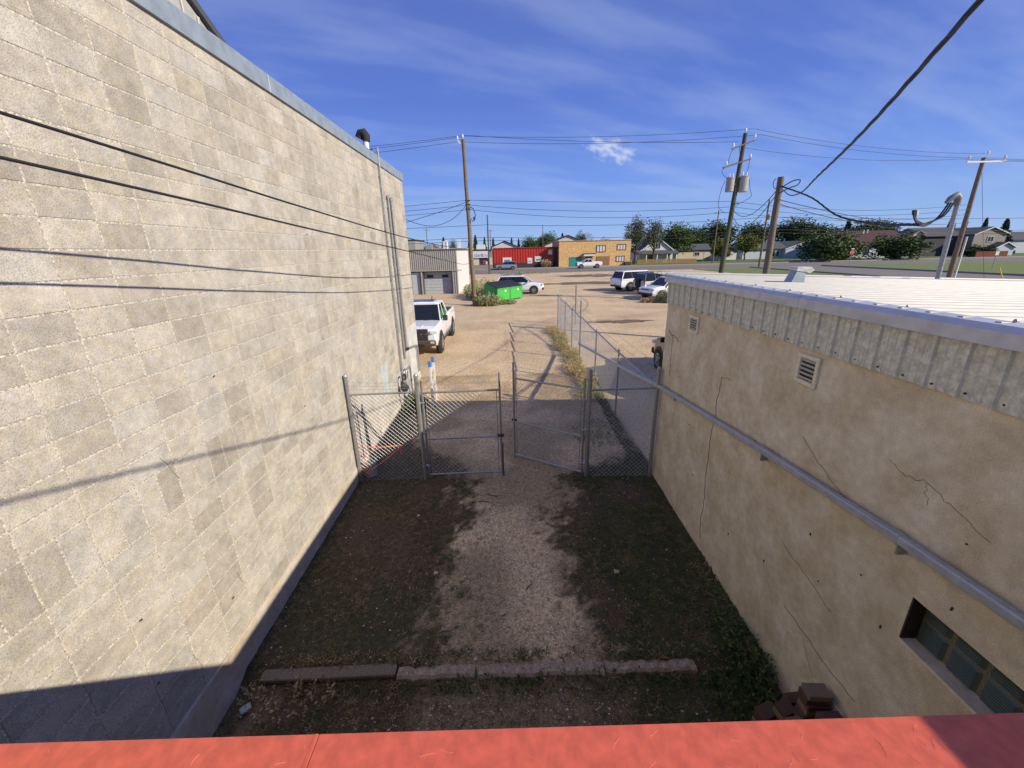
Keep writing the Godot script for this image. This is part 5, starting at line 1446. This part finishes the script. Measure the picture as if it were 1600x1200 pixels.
	wire(curve_pts(P(-2.65, 7.4, 31.9), P(-9.0, 5.3, 28.0), 0.15), 0.02, "taut black cable running down from the brown pole behind the block wall")
	for s in [[P(10.35, 6.0, 16.8), P(16.0, 6.45, 30.9), 0.75], [P(10.35, 5.85, 16.8), P(16.0, 6.1, 30.9), 1.0]]:
		wire(curve_pts(s[0], s[1], s[2]), 0.016, "black cable sagging from the transformer pole to the service pole", "cables to the service pole")
	for s in [[P(10.42, 5.6, 16.8), P(35.0, 5.2, 33), 0.4], [P(10.42, 5.45, 16.8), P(35.0, 4.9, 33), 0.5]]:
		wire(curve_pts(s[0], s[1], s[2]), 0.014, "black cable running from the service pole towards the road pole", "cables from the service pole")
	# long street lines far back
	for h in [8.2, 6.2, 5.7]:
		wire(curve_pts(P(-120, h, 74.5), P(-3.1, h, 74.5), 0.7), 0.035, "dark street line strung along the far road by the garage", "street lines by the garage")
		wire(curve_pts(P(-3.1, h, 74.5), P(45, h + 0.2, 74.5), 0.6), 0.035, "dark street line strung along the far road before the shops", "street lines before the shops")
		wire(curve_pts(P(45, h + 0.2, 74.5), P(135, h - 0.3, 78), 0.8), 0.035, "dark street line strung along the far road before the houses", "street lines before the houses")


# ------------------------------------------------------------------ far buildings
func bx(t: Node3D, called: String, m: Material, x0: float, x1: float, h0: float, h1: float, z0: float, z1: float, bev := 0.0) -> MeshInstance3D:
	var g := Geo.new()
	g.box(P((x0 + x1) * 0.5, (h0 + h1) * 0.5, (z0 + z1) * 0.5) - t.position, Vector3(x1 - x0, h1 - h0, z1 - z0), Basis(), bev)
	return part(g, called, m, t)

func window(t: Node3D, x0: float, x1: float, h0: float, h1: float, z: float, frame: Material, pane: Material = null, panes := 2):
	var w := Node3D.new(); w.name = "window"; t.add_child(w, true); w.position = P((x0 + x1) * 0.5, h0, z) - t.position
	var W := x1 - x0; var H := h1 - h0; var f := 0.09
	var g := Geo.new()
	g.box(Vector3(0, f * 0.5, 0.03), Vector3(W, f, 0.12)); g.box(Vector3(0, H - f * 0.5, 0.03), Vector3(W, f, 0.12))
	for s in [-1, 1]: g.box(Vector3(s * (W - f) * 0.5, H * 0.5, 0.029), Vector3(f, H - 2 * f, 0.118))
	for k in range(1, panes): g.box(Vector3(-W * 0.5 + W * k / panes, H * 0.5, 0.025), Vector3(0.06, H - 2 * f, 0.10))
	part(g, "frame", frame, w)
	for k in panes:
		g = Geo.new(); g.box(Vector3(-W * 0.5 + W * (k + 0.5) / panes, H * 0.5, 0.006), Vector3(W / panes - 0.05, H - 0.1, 0.012)); part(g, "pane", pane if pane else M.pane, w)

func ribs(t: Node3D, m: Material, x0: float, x1: float, h0: float, h1: float, z: float, step: float, called := "rib"):
	var x := x0 + step * 0.5
	while x < x1:
		bx(t, called, m, x - step * 0.16, x + step * 0.16, h0, h1, z - 0.05, z + 0.01, 0.012)
		x += step

func lettering(t: Node3D, txt: String, size: float, at: Vector3, m: Material, called := "lettering"):
	var tm := TextMesh.new(); tm.text = txt
	var f := SystemFont.new(); f.font_names = PackedStringArray(["Droid Sans"]); tm.font = f
	tm.font_size = 32; tm.pixel_size = size / 32.0; tm.depth = 0.02
	inst(tm, called, m, t, at - t.position)

func gable_house(t: Node3D, x0: float, x1: float, z0: float, z1: float, eave: float, ridge: float, wallm: Material, roofm: Material, along_z := true, trim: Material = null):
	# ridge along z (gable faces the camera) or along x
	var g := Geo.new(); var o := t.position
	if along_z:
		var xm := (x0 + x1) * 0.5
		g.prism([P(x0, -0.3, z0) - o, P(x1, -0.3, z0) - o, P(x1, eave, z0) - o, P(xm, ridge - 0.1, z0) - o, P(x0, eave, z0) - o], P(0, 0, z1 - z0))
		part(g, "wall", wallm, t)
		for s in [[x0 - 0.4, eave - 0.25 * (ridge - eave) / maxf(xm - x0, 0.1)], [x1 + 0.4, eave - 0.25 * (ridge - eave) / maxf(xm - x0, 0.1)]]:
			g = Geo.new()
			g.prism([P(s[0], s[1], z0 - 0.4) - o, P(xm, ridge, z0 - 0.4) - o, P(xm, ridge + 0.16, z0 - 0.4) - o, P(s[0], s[1] + 0.16, z0 - 0.4) - o], P(0, 0, z1 - z0 + 0.8))
			part(g, "roof_slope", roofm, t)
			if trim:
				g = Geo.new(); g.bar(P(s[0], s[1] + 0.04, z0 - 0.42) - o, P(xm, ridge + 0.04, z0 - 0.42) - o, 0.22, 0.05, Vector3(0, 0, 1)); part(g, "barge_board", trim, t)
	else:
		var zm := (z0 + z1) * 0.5
		g.prism([P(x0, -0.3, z0) - o, P(x0, -0.3, z1) - o, P(x0, eave, z1) - o, P(x0, ridge - 0.1, zm) - o, P(x0, eave, z0) - o], Vector3(x1 - x0, 0, 0))
		part(g, "wall", wallm, t)
		for s in [[z0 - 0.5, eave - 0.15], [z1 + 0.5, eave - 0.15]]:
			g = Geo.new()
			g.prism([P(x0 - 0.4, s[1], s[0]) - o, P(x0 - 0.4, ridge, zm) - o, P(x0 - 0.4, ridge + 0.16, zm) - o, P(x0 - 0.4, s[1] + 0.16, s[0]) - o], Vector3(x1 - x0 + 0.8, 0, 0))
			part(g, "roof_slope", roofm, t)

func build_far_buildings():
	# garage
	var t := thing("garage_building", "grey corrugated garage with an overhead door and white side wall", "building", P(-9, 0, 41.4))
	bx(t, "wall", M.white_paint, -16, -4.86, -0.2, 4.15, 42.1, 54.4); bx(t, "side_return", M.white_paint, -5.0, -4.862, -0.2, 4.14, 41.545, 42.09)
	for k in [[-16.0, -9.4, 0.0, 4.15], [-8.5, -8.3, 0.0, 2.25], [-5.4, -4.83, 0.0, 2.25], [-9.4, -4.83, 2.25, 4.15]]:
		var g := Geo.new(); g.box(P((k[0] + k[1]) * 0.5, (k[2] + k[3]) * 0.5, 41.47) - t.position, Vector3(k[1] - k[0], k[3] - k[2], 0.14)); part(g, "front_sheet", M.sheet_grey, t)
		ribs(t, M.sheet_grey, k[0], k[1], k[2] + 0.02, k[3] - 0.02, 41.40, 0.2)
	bx(t, "parapet_trim", M.dark_frame, -16.05, -4.75, 4.14, 4.26, 41.33, 54.5)
	bx(t, "ledge", M.sheet_grey, -9.4, -4.4, 2.22, 2.30, 41.30, 41.40)
	var od := Node3D.new(); od.name = "overhead_door"; t.add_child(od, true); od.position = P(-7, 0, 41.9) - t.position
	for k in 7:
		var g := Geo.new(); g.box(Vector3(0.1, 0.15 + 0.31 * k, -0.1), Vector3(3.0, 0.295, 0.05), Basis(), 0.012); part(g, "door_panel", M.door_grey, od)
	for x in [-0.75, 0.75]:
		var g := Geo.new(); g.box(Vector3(x + 0.1, 1.70, -0.066), Vector3(0.62, 0.26, 0.02)); part(g, "door_window", M.pane, od)
	bx(t, "door_jamb", M.dark_frame, -8.32, -8.22, 0.0, 2.24, 41.42, 41.95); bx(t, "door_jamb", M.dark_frame, -5.45, -5.38, 0.0, 2.24, 41.42, 41.95); bx(t, "door_head", M.dark_frame, -8.22, -5.45, 2.12, 2.24, 41.43, 41.95)
	bx(t, "side_door", M.door_grey, -9.38, -8.62, 0.02, 2.12, 41.58, 41.63); bx(t, "door_jamb", M.dark_frame, -8.62, -8.52, 0.0, 2.22, 41.43, 41.62)
	bx(t, "roof_unit", M.white_paint, -6.9, -6.5, 4.2, 5.1, 47, 47.4); bx(t, "roof_unit", M.tank_grey, -9.0, -8.3, 4.2, 4.75, 48, 48.7)
	var fg := Geo.new(); fg.tube([P(-6.2, 4.2, 45) - t.position, P(-6.2, 4.95, 45) - t.position], 0.12, 8); part(fg, "roof_flue", M.white_paint, t)
	# shop with the white sign
	t = thing("shop_building", "small brick shop with a long white sign over dark windows", "shop", P(-6, 0, 98))
	bx(t, "wall", M.siding_taupe, -16, -3.25, -0.2, 4.3, 98.0, 110)
	bx(t, "pier", M.siding_cream, -8.0, -6.3, 0.9, 2.5, 97.86, 97.99); bx(t, "pier", M.siding_cream, -3.95, -3.3, 0.9, 2.5, 97.86, 97.99); bx(t, "wall_base", M.siding_taupe, -8.0, -3.3, 0.0, 0.9, 97.85, 97.99)
	var sb := bx(t, "sign_board", M.white_paint, -7.6, -4.1, 2.5, 4.0, 97.55, 97.80)
	lettering(t, "slant", 0.95, P(-6.35, 3.05, 97.53), M.print_blue); lettering(t, "line", 0.95, P(-4.95, 3.05, 97.53), M.print_grey)
	bx(t, "sign_cap", M.charcoal, -7.7, -3.3, 4.0, 4.35, 97.5, 97.9)
	window(t, -6.2, -4.1, 0.92, 2.4, 97.92, M.dark_frame, null, 3)
	bx(t, "poster", M.red_cladding, -5.4, -4.85, 1.1, 2.0, 97.85, 97.87); bx(t, "poster", M.white_paint, -4.75, -4.4, 1.0, 1.7, 97.85, 97.87)
	bx(t, "roof_unit", M.white_paint, -7.0, -5.0, 4.3, 5.4, 101, 103)
	# red metal building
	t = thing("red_building", "long red corrugated metal building with posters and a dark base", "building", P(4, 0, 99.5))
	bx(t, "wall", M.red_cladding, -3.1, 12.0, -0.2, 4.45, 99.6, 112)
	ribs(t, M.red_cladding, -3.1, 11.0, 1.15, 4.40, 99.58, 0.62)
	bx(t, "wall_base", M.charcoal, -3.1, 11.0, 0.0, 1.15, 99.45, 99.59); bx(t, "roof_edge", M.red_cladding, -3.15, 12.0, 4.42, 4.56, 99.40, 99.62)
	bx(t, "recess_shade", M.charcoal, 11.02, 12.0, 0.0, 4.4, 99.50, 99.59)
	for k in [[-0.9, 1.2, 1.25, 2.4, 0], [4.9, 6.0, 0.95, 2.2, 1], [7.4 - 0.8, 9.0 - 0.8, 1.3, 2.5, 2]]:
		var po := bx(t, "poster", M.white_paint, k[0], k[1], k[2], k[3], 99.44, 99.50)
		bx(t, "poster_print", M.print_blue if k[4] != 1 else M.print_grey, lerpf(k[0], k[1], 0.18), lerpf(k[0], k[1], 0.82), lerpf(k[2], k[3], 0.22), lerpf(k[2], k[3], 0.55), 99.425, 99.438)
	var ys := bx(t, "notice", M.white_paint, 9.75, 10.65, 2.85, 3.9, 99.44, 99.50); bx(t, "notice_head", M.yellow, 9.75, 10.65, 3.6, 3.9, 99.425, 99.438)
	# dry shrub before the red wall
	clump("dry_shrub", "pale dry shrub against the red building's dark base", P(9.3, 0.1, 98.6), Vector2(1.2, 0.5), 1.9, 240, M.leaf_straw, 77, 0.09)
	# tan brick block
	t = thing("brick_building", "flat-roofed two-storey tan brick building with a teal garage door", "building", P(20, 0, 97))
	bx(t, "wall", M.tan_brick, 12.0, 28.3, -0.2, 5.55, 97.2, 112)
	bx(t, "parapet_cap", M.tan_brick, 11.93, 28.37, 5.55, 5.72, 97.12, 112.05)
	window(t, 20.5, 22.6, 3.15, 4.6, 97.18, M.charcoal, M.curtain, 3); window(t, 25.2, 27.2, 3.5, 4.75, 97.18, M.charcoal, M.curtain, 3)
	window(t, 25.1, 27.0, 0.95, 2.2, 97.18, M.charcoal, M.curtain, 3)
	bx(t, "garage_door", M.teal, 14.4, 17.3, 0.05, 2.0, 97.11, 97.19); bx(t, "door_head", M.charcoal, 14.35, 17.35, 2.0, 2.12, 97.08, 97.19)
	bx(t, "canopy", M.white_paint, 17.5, 20.1, 2.35, 2.75, 96.2, 97.19); bx(t, "canopy_roof", M.charcoal, 17.4, 20.2, 2.75, 2.92, 96.15, 97.19); bx(t, "entry_door", M.dark_frame, 18.0, 19.6, 0.05, 2.2, 97.12, 97.19)
	for k in 6: bx(t, "board", M.boarded, 20.6 + 0.5 * k, 21.085 + 0.5 * k, 0.3, 2.2, 97.10, 97.19)
	bx(t, "side_stair", M.charcoal, 27.0, 28.3, 0.0, 0.9, 96.3, 97.19)
	# houses
	t = thing("gable_house", "small white gabled house with a porch behind the picket fence", "house", P(38, 0, 112))
	gable_house(t, 35.2, 43.8, 112, 122, 2.95, 6.2, M.siding_white, M.shingle_grey, true, M.siding_white)
	window(t, 39.0, 40.4, 3.5, 4.9, 111.98, M.white_paint, null, 2)
	var pg := Geo.new(); pg.prism([P(33, 2.2, 109.6) - t.position, P(33, 2.35, 109.6) - t.position, P(33, 3.2, 112.2) - t.position, P(33, 3.05, 112.2) - t.position], Vector3(11.6, 0, 0)); part(pg, "porch_roof", M.shingle_grey, t)
	for x in [33.5, 36.2, 39.0, 41.6, 44.0]: bx(t, "porch_post", M.white_paint, x - 0.12, x + 0.12, 0.0, 2.25, 109.8, 110.04)
	window(t, 36.6, 38.4, 0.9, 2.1, 111.98, M.white_paint, null, 2); bx(t, "front_door", M.dark_frame, 42.3, 43.1, 0.1, 2.1, 111.93, 111.99)
	t = thing("cream_house", "cream house half hidden by trees beyond the white gabled house", "house", P(57, 0, 128))
	gable_house(t, 51.5, 62.0, 128, 138, 2.9, 4.4, M.siding_cream, M.shingle_grey, false)
	window(t, 56.5, 58.2, 1.1, 2.2, 127.98, M.white_paint)
	t = thing("blue_bungalow", "pale blue bungalow with a grey shingle roof and gabled end", "house", P(78, 0, 118))
	gable_house(t, 66.5, 78.5, 119.5, 128, 2.75, 4.5, M.siding_blue, M.shingle_grey, false)
	gable_house(t, 77.6, 89.0, 118, 129, 2.6, 4.55, M.siding_blue, M.shingle_grey, true, M.white_paint)
	for k in 3: window(t, 73.6 + 1.15 * k, 74.5 + 1.15 * k, 0.65, 2.25, 119.45, M.white_paint, null, 1)
	t = thing("garden_shed", "small white shed among trees beside the blue bungalow", "shed", P(61.5, 0, 118))
	gable_house(t, 59.2, 64.0, 118, 123, 2.3, 3.3, M.siding_white, M.shingle_grey, true)
	window(t, 61.0, 62.2, 0.9, 1.8, 117.98, M.white_paint)
	t = thing("maroon_roof_house", "low pale house under a maroon hipped roof between round bushes", "house", P(92, 0, 106))
	gable_house(t, 86.5, 102, 107, 120, 3.3, 6.6, M.siding_blue, M.shingle_maroon, false)
	window(t, 90.2, 91.6, 1.0, 2.6, 106.98, M.dark_frame, null, 2); bx(t, "roof_pipe", M.white_paint, 92.4, 92.6, 6.0, 6.9, 111, 111.2); bx(t, "roof_pipe", M.white_paint, 93.4, 93.6, 6.2, 7.0, 111, 111.2)
	t = thing("split_level_house", "beige split-level house with outside steps behind the grass verge", "house", P(108, 0, 108))
	gable_house(t, 101.5, 108.5, 109, 120, 4.5, 6.3, M.siding_cream, M.shingle_grey, true, M.siding_taupe)
	gable_house(t, 106.8, 116, 110, 120, 4.4, 6.2, M.siding_cream, M.shingle_grey, false)
	window(t, 103.5, 105.2, 2.9, 4.0, 108.98, M.white_paint); window(t, 109.5, 111.2, 2.9, 4.0, 109.96, M.white_paint); window(t, 103.0, 105.0, 0.6, 1.5, 108.98, M.dark_frame)
	bx(t, "basement_wall", M.charcoal, 101.6, 116, 0.0, 2.3, 108.80, 108.97)
	for k in 8: bx(t, "step", M.concrete, 105.6 - 0.35 * k, 106.0 - 0.35 * k, 0.0, 2.4 - 0.3 * k, 107.6, 108.75)
	t = thing("two_storey_house", "taupe two-storey house with white gable trim beside the red fence", "house", P(119, 0, 105))
	gable_house(t, 115.2, 123.2, 105, 117, 5.1, 6.7, M.siding_taupe, M.shingle_grey, true, M.white_paint)
	gable_house(t, 106.0, 115.6, 108, 118, 5.0, 7.0, M.charcoal, M.shingle_grey, false)
	window(t, 118.6, 120.2, 3.25, 4.6, 104.98, M.white_paint, null, 2)
	gable_house(t, 119.0, 123.5, 102.8, 105, 1.9, 3.1, M.siding_blue, M.shingle_grey, true, M.white_paint)
	t = thing("distant_house", "far blue-grey house roof past the dark spruce", "house", P(142, 0, 118))
	gable_house(t, 134, 152, 118, 128, 3.6, 5.6, M.siding_blue, M.shingle_grey, false)
	t = thing("distant_house", "far white gable rising behind the red building", "house", P(-1, 0, 122))
	gable_house(t, -4.0, 3.2, 122, 134, 4.9, 6.5, M.siding_white, M.shingle_grey, true)
	t = thing("distant_house", "far dark-roofed building behind the tan brick block", "house", P(15, 0, 124))
	gable_house(t, 11.0, 24.0, 122, 134, 5.0, 7.6, M.siding_white, M.shingle_grey, true)
	t = thing("distant_block", "far flat grey building behind the garage by the block wall corner", "building", P(-29, 0, 112))
	bx(t, "wall", M.sheet_grey, -36, -23.6, -0.2, 6.9, 112, 124); bx(t, "roof_edge", M.charcoal, -36.1, -23.4, 6.9, 7.2, 111.9, 124.1)
	window(t, -27.5, -25.5, 4.6, 5.8, 111.98, M.white_paint)
	t = thing("distant_block", "far pale building with white rooftop boxes behind the garage", "building", P(-15, 0, 122))
	bx(t, "wall", M.siding_cream, -21, -9.8, -0.2, 4.9, 122, 132); bx(t, "roof_unit", M.white_paint, -17.3, -16.7, 4.9, 7.2, 123, 123.6); bx(t, "roof_unit", M.white_paint, -13.9, -13.1, 4.9, 7.3, 123, 124); bx(t, "roof_unit", M.boarded, -21, -19.4, 4.9, 5.6, 123, 124)
	# fences
	t = thing("picket_fence", "low new wooden picket fence before the white gabled house", "fence", P(38, 0, 103.2))
	for k in 48:
		var x := 29.6 + 0.35 * k
		bx(t, "picket", M.cedar, x, x + 0.27, 0.08, 1.08 + 0.03 * (k % 3), 103.18, 103.22)
	bx(t, "fence_rail", M.cedar, 29.5, 46.3, 0.3, 0.4, 103.23, 103.29); bx(t, "fence_rail", M.cedar, 29.5, 46.3, 0.8, 0.9, 103.23, 103.29)
	t = thing("board_fence", "red stained board fence in front of the two-storey house", "fence", P(108, 0, 93.6))
	for k in 18: bx(t, "board", M.stain_red, 105.0 + 0.4 * k, 105.37 + 0.4 * k, 0.05, 1.35, 94.2, 94.24)
	bx(t, "fence_rail", M.stain_red, 105, 112.2, 0.4, 0.5, 94.245, 94.3)
	# signs
	t = thing("stop_sign", "red octagonal stop sign on a thin post at the road corner", "sign", P(61.2, 0, 75.0))
	var g := Geo.new(); g.tube([Vector3(0, 0, 0), Vector3(0, 2.9, 0)], 0.04, 6); part(g, "post", M.zinc_pole, t)
	var ring := []
	for k in 8: ring.append(Vector3(cos(TAU * (k + 0.5) / 8) * 0.42, 2.25 + sin(TAU * (k + 0.5) / 8) * 0.42, 0.06))
	g = Geo.new(); g.prism(ring, Vector3(0, 0, -0.02)); part(g, "sign_plate", M.sign_red, t)
	lettering(t, "STOP", 0.34, t.position + Vector3(0, 2.25, 0.075), M.white_paint)
	g = Geo.new(); g.box(Vector3(0.02, 2.86, 0.05), Vector3(0.55, 0.16, 0.02)); part(g, "street_plate", M.white_paint, t)
	for k in [["white street sign on a post at the edge of the grass verge", 78.0, 75.2, 2.3], ["white notice on a post standing in the grass verge", 65.1, 55.9, 2.35]]:
		t = thing("road_sign", k[0], "sign", P(k[1], 0, k[2]))
		g = Geo.new(); g.tube([Vector3(0, 0, 0), Vector3(0, k[3], 0)], 0.035, 6); part(g, "post", M.zinc_pole, t)
		g = Geo.new(); g.box(Vector3(0, k[3] - 0.2, 0.05), Vector3(0.45, 0.5, 0.02)); part(g, "sign_plate", M.white_paint, t)
	t = thing("road_sign", "small grey sign on a post by the picket fence end", "sign", P(45.0, 0, 97.0))
	g = Geo.new(); g.tube([Vector3(0, 0, 0), Vector3(0, 2.6, 0)], 0.04, 6); part(g, "post", M.zinc_pole, t)
	g = Geo.new(); g.box(Vector3(0, 2.35, 0.05), Vector3(0.5, 0.6, 0.02)); part(g, "sign_plate", M.tank_grey, t)

func build_plants():
	tree("ash_tree", "tall grey-green tree at the corner of the tan brick building", 31.2, 103, 11.2, 4.6, "loose", M.leaf_grey, 0.20)
	tree("ash_tree", "slimmer grey-green tree leaning beside the white gabled house", 36.4, 106, 10.6, 3.6, "loose", M.leaf_grey, 0.22)
	tree("broadleaf_tree", "bright green tree rising behind the white gabled house", 48.9, 122, 11.4, 6.2, "round", M.leaf_mid, 0.12)
	tree("broadleaf_tree", "dark tree in front of the cream house", 60.0, 120, 6.2, 2.4, "bush", M.leaf_dark, 0.08)
	var gp := "dark trees behind the bungalow"
	for k in [[66, 150, 11.0, 7.0], [75, 152, 13.6, 8.5], [87, 150, 12.6, 8.0], [100, 150, 13.8, 9.5], [111, 152, 11.8, 8.0], [121, 150, 10.5, 7.5], [58, 148, 9.8, 6.0]]:
		tree("broadleaf_tree", "dark round tree in the row behind the blue bungalow", k[0], k[1], k[2], k[3], "round", M.leaf_dark, 0.10, gp)
	tree("broadleaf_tree", "yellowing tree beside the small white shed", 63.6, 113, 7.2, 4.0, "bush", M.leaf_yellow, 0.14)
	tree("broadleaf_tree", "yellow-green young tree near the road junction", 55.5, 111, 6.0, 2.8, "bush", M.leaf_yellow, 0.14)
	tree("broadleaf_tree", "low dark tree under the yellowing tree", 58.0, 114, 4.6, 3.0, "bush", M.leaf_dark, 0.06)
	tree("large_bush", "big leafy bush behind the stop sign", 71.8, 95, 7.0, 6.6, "bush", M.leaf_mid, 0.03)
	tree("large_bush", "big rounded bush in front of the maroon roofed house", 88.0, 95.5, 6.2, 6.4, "bush", M.leaf_mid, 0.03)
	tree("large_bush", "second leafy bush joining the one behind the stop sign", 77.2, 97.5, 6.4, 4.6, "bush", M.leaf_mid, 0.03)
	tree("broadleaf_tree", "broad round-topped tree far beyond the maroon roofed house", 137, 160, 13.2, 10.0, "round", M.leaf_dark, 0.12)
	tree("broadleaf_tree", "pale green tree peeping over the split-level house", 122, 140, 9.6, 6.0, "bush", M.leaf_grey, 0.12)
	tree("large_bush", "low green bush before the two-storey house", 110.5, 99, 3.0, 3.6, "bush", M.leaf_dark, 0.02)
	tree("spruce_tree", "tall dark spruce beside the two-storey house", 128.0, 110, 8.6, 2.9, "spruce", M.leaf_spruce, 0.03)
	tree("spruce_tree", "spruce tip between the round tree and the bungalow trees", 111, 140, 10.8, 3.0, "spruce", M.leaf_spruce, 0.05)
	tree("spruce_tree", "dark spruce behind the split-level house roof", 134.5, 130, 10.3, 3.4, "spruce", M.leaf_spruce, 0.05)
	tree("spruce_tree", "dark spruce behind the far corner of the two-storey house", 131.5, 118, 9.3, 2.2, "spruce", M.leaf_spruce, 0.05)
	gp = "spruces behind the shops"
	for k in [[-9.2, 130, 8.4, 1.9], [-6.6, 132, 7.8, 1.5], [-4.0, 134, 7.6, 1.6], [-18.8, 130, 8.0, 1.9], [1.7, 132, 7.5, 1.5], [3.9, 134, 7.2, 1.5], [-11.5, 134, 7.0, 1.7], [19.6, 150, 9.0, 2.2]]:
		tree("spruce_tree", "pointed dark spruce rising behind the shop roofs", k[0], k[1], k[2], k[3], "spruce", M.leaf_spruce, 0.05, gp)
	tree("broadleaf_tree", "round green tree behind the red building, beside a taller one", 7.6, 130, 8.6, 4.0, "round", M.leaf_mid, 0.15)
	tree("broadleaf_tree", "tall green tree behind the red building roof", 12.6, 131, 9.9, 4.3, "round", M.leaf_mid, 0.15)
	tree("broadleaf_tree", "low green tree behind the garage roof", -21.8, 125, 6.9, 4.0, "round", M.leaf_mid, 0.15)
	tree("broadleaf_tree", "pale tree behind the tan brick building roof", 26.3, 150, 9.8, 4.4, "loose", M.leaf_grey, 0.2)
	tree("broadleaf_tree", "small pale tree far behind the tan brick building", 34.6, 150, 7.6, 3.4, "loose", M.leaf_grey, 0.2)
	tree("broadleaf_tree", "thin tree behind the garage rooftop boxes", -15.6, 128, 7.6, 2.0, "loose", M.leaf_grey, 0.2)
	# weeds
	clump("sage_weeds", "tall grey-green weeds around the foot of the brown pole", P(-1.55, 0, 31.5), Vector2(0.95, 0.55), 1.05, 480, M.leaf_sage, 1, 0.028)
	clump("sage_weeds", "low grey-green weeds in front of the green dumpster", P(-0.1, 0, 32.2), Vector2(0.8, 0.4), 0.5, 260, M.leaf_sage, 2, 0.028)
	clump("tall_grass", "tall pale grass growing behind the green dumpsters", P(-2.2, 0, 38.5), Vector2(1.6, 3.4), 1.5, 900, M.leaf_sage, 3, 0.035)
	clump("sage_weeds", "bushy weeds beside the nose of the white SUV", P(12.6, 0, 30.9), Vector2(1.2, 0.7), 1.2, 560, M.leaf_sage, 4, 0.03)
	clump("straw_weeds", "pale straw weeds at the edge of the parked SUV row", P(10.9, 0, 31.2), Vector2(0.8, 0.4), 0.5, 200, M.leaf_straw, 5, 0.04)
	for k in 9:
		var z := 11.2 + k * 1.15
		clump("straw_grass", "clump of dry straw grass along the chain link fence foot", P(2.35 + 0.12 * sin(k * 2.1), 0, z), Vector2(0.32, 0.75), 0.24 + 0.07 * (k % 3), 430, M.leaf_straw if k % 3 else M.leaf_sage, 20 + k, 0.009, "dry grass along the chain link fence")
	clump("green_weeds", "low green weeds by the gas meter foot", P(-2.62, -0.1, 10.6), Vector2(0.3, 0.6), 0.32, 200, M.leaf_weed, 40, 0.025)
	clump("green_weeds", "lush weeds at the stucco wall foot near the pavers", P(2.50, -0.40, 3.35), Vector2(0.20, 0.55), 0.34, 240, M.leaf_weed, 41, 0.011)
	clump("green_weeds", "broad-leaved weeds beside the end of the concrete curb", P(2.20, -0.42, 2.95), Vector2(0.30, 0.25), 0.17, 130, M.leaf_weed, 42, 0.018)
	clump("green_weeds", "scrubby weeds under the stucco building fence panel", P(2.0, -0.20, 8.8), Vector2(0.55, 0.8), 0.22, 240, M.leaf_sage, 43, 0.015)
	clump("green_weeds", "thin weeds along the concrete curb", P(0.4, -0.42, 3.12), Vector2(1.4, 0.10), 0.16, 160, M.leaf_weed, 44, 0.012)
	clump("dry_weeds", "straggly dry weeds by the board at the block wall", P(-2.4, -0.42, 3.05), Vector2(0.5, 0.25), 0.22, 110, M.leaf_straw, 45, 0.010)
	clump("street_weeds", "low dry weeds at the edge of the far road", P(3.0, 0, 73.5), Vector2(4.5, 0.8), 0.45, 260, M.leaf_sage, 46, 0.06)

# ------------------------------------------------------------------ scene
func _ready():
	rng.seed = 20240
	cam = Camera3D.new(); cam.name = "camera"
	cam.fov = 86.64; cam.near = 0.05; cam.far = 2000.0
	cam.rotation_order = EULER_ORDER_YXZ
	cam.position = Vector3(0, 4.0, 0)
	cam.rotation_degrees = Vector3(-18.19, -0.34, -1.364)
	add_child(cam); cam.current = true
	var env := Environment.new()
	env.background_mode = Environment.BG_SKY
	env.sky = make_sky()
	env.tonemap_mode = Environment.TONE_MAPPER_LINEAR
	env.tonemap_exposure = 1.25
	env.sdfgi_enabled = true; env.ssao_enabled = true; env.ssil_enabled = true
	var we := WorldEnvironment.new(); we.name = "world_environment"; we.environment = env; add_child(we)
	var sun := DirectionalLight3D.new(); sun.name = "sun"
	sun.light_color = Color(1.0, 0.95, 0.86); sun.light_energy = 1.5; sun.light_angular_distance = 0.55; sun.shadow_enabled = true
	add_child(sun)
	sun.look_at_from_position(Vector3.ZERO, Vector3(-1.587, -1.0, -0.877), Vector3.UP)

	gn1.seed = 2; gn1.frequency = 0.9; gn1.fractal_octaves = 4
	gn2.seed = 5; gn2.frequency = 0.35; gn2.fractal_octaves = 4
	make_textures()
	make_materials()
	build_ground()
	build_roads()
	build_block_building()
	build_stucco_building()
	build_near_building()
	build_far_buildings()
	build_gate()
	build_poles()
	build_vehicles()
	build_plants()
	build_alley_things()
	build_ground_cover()
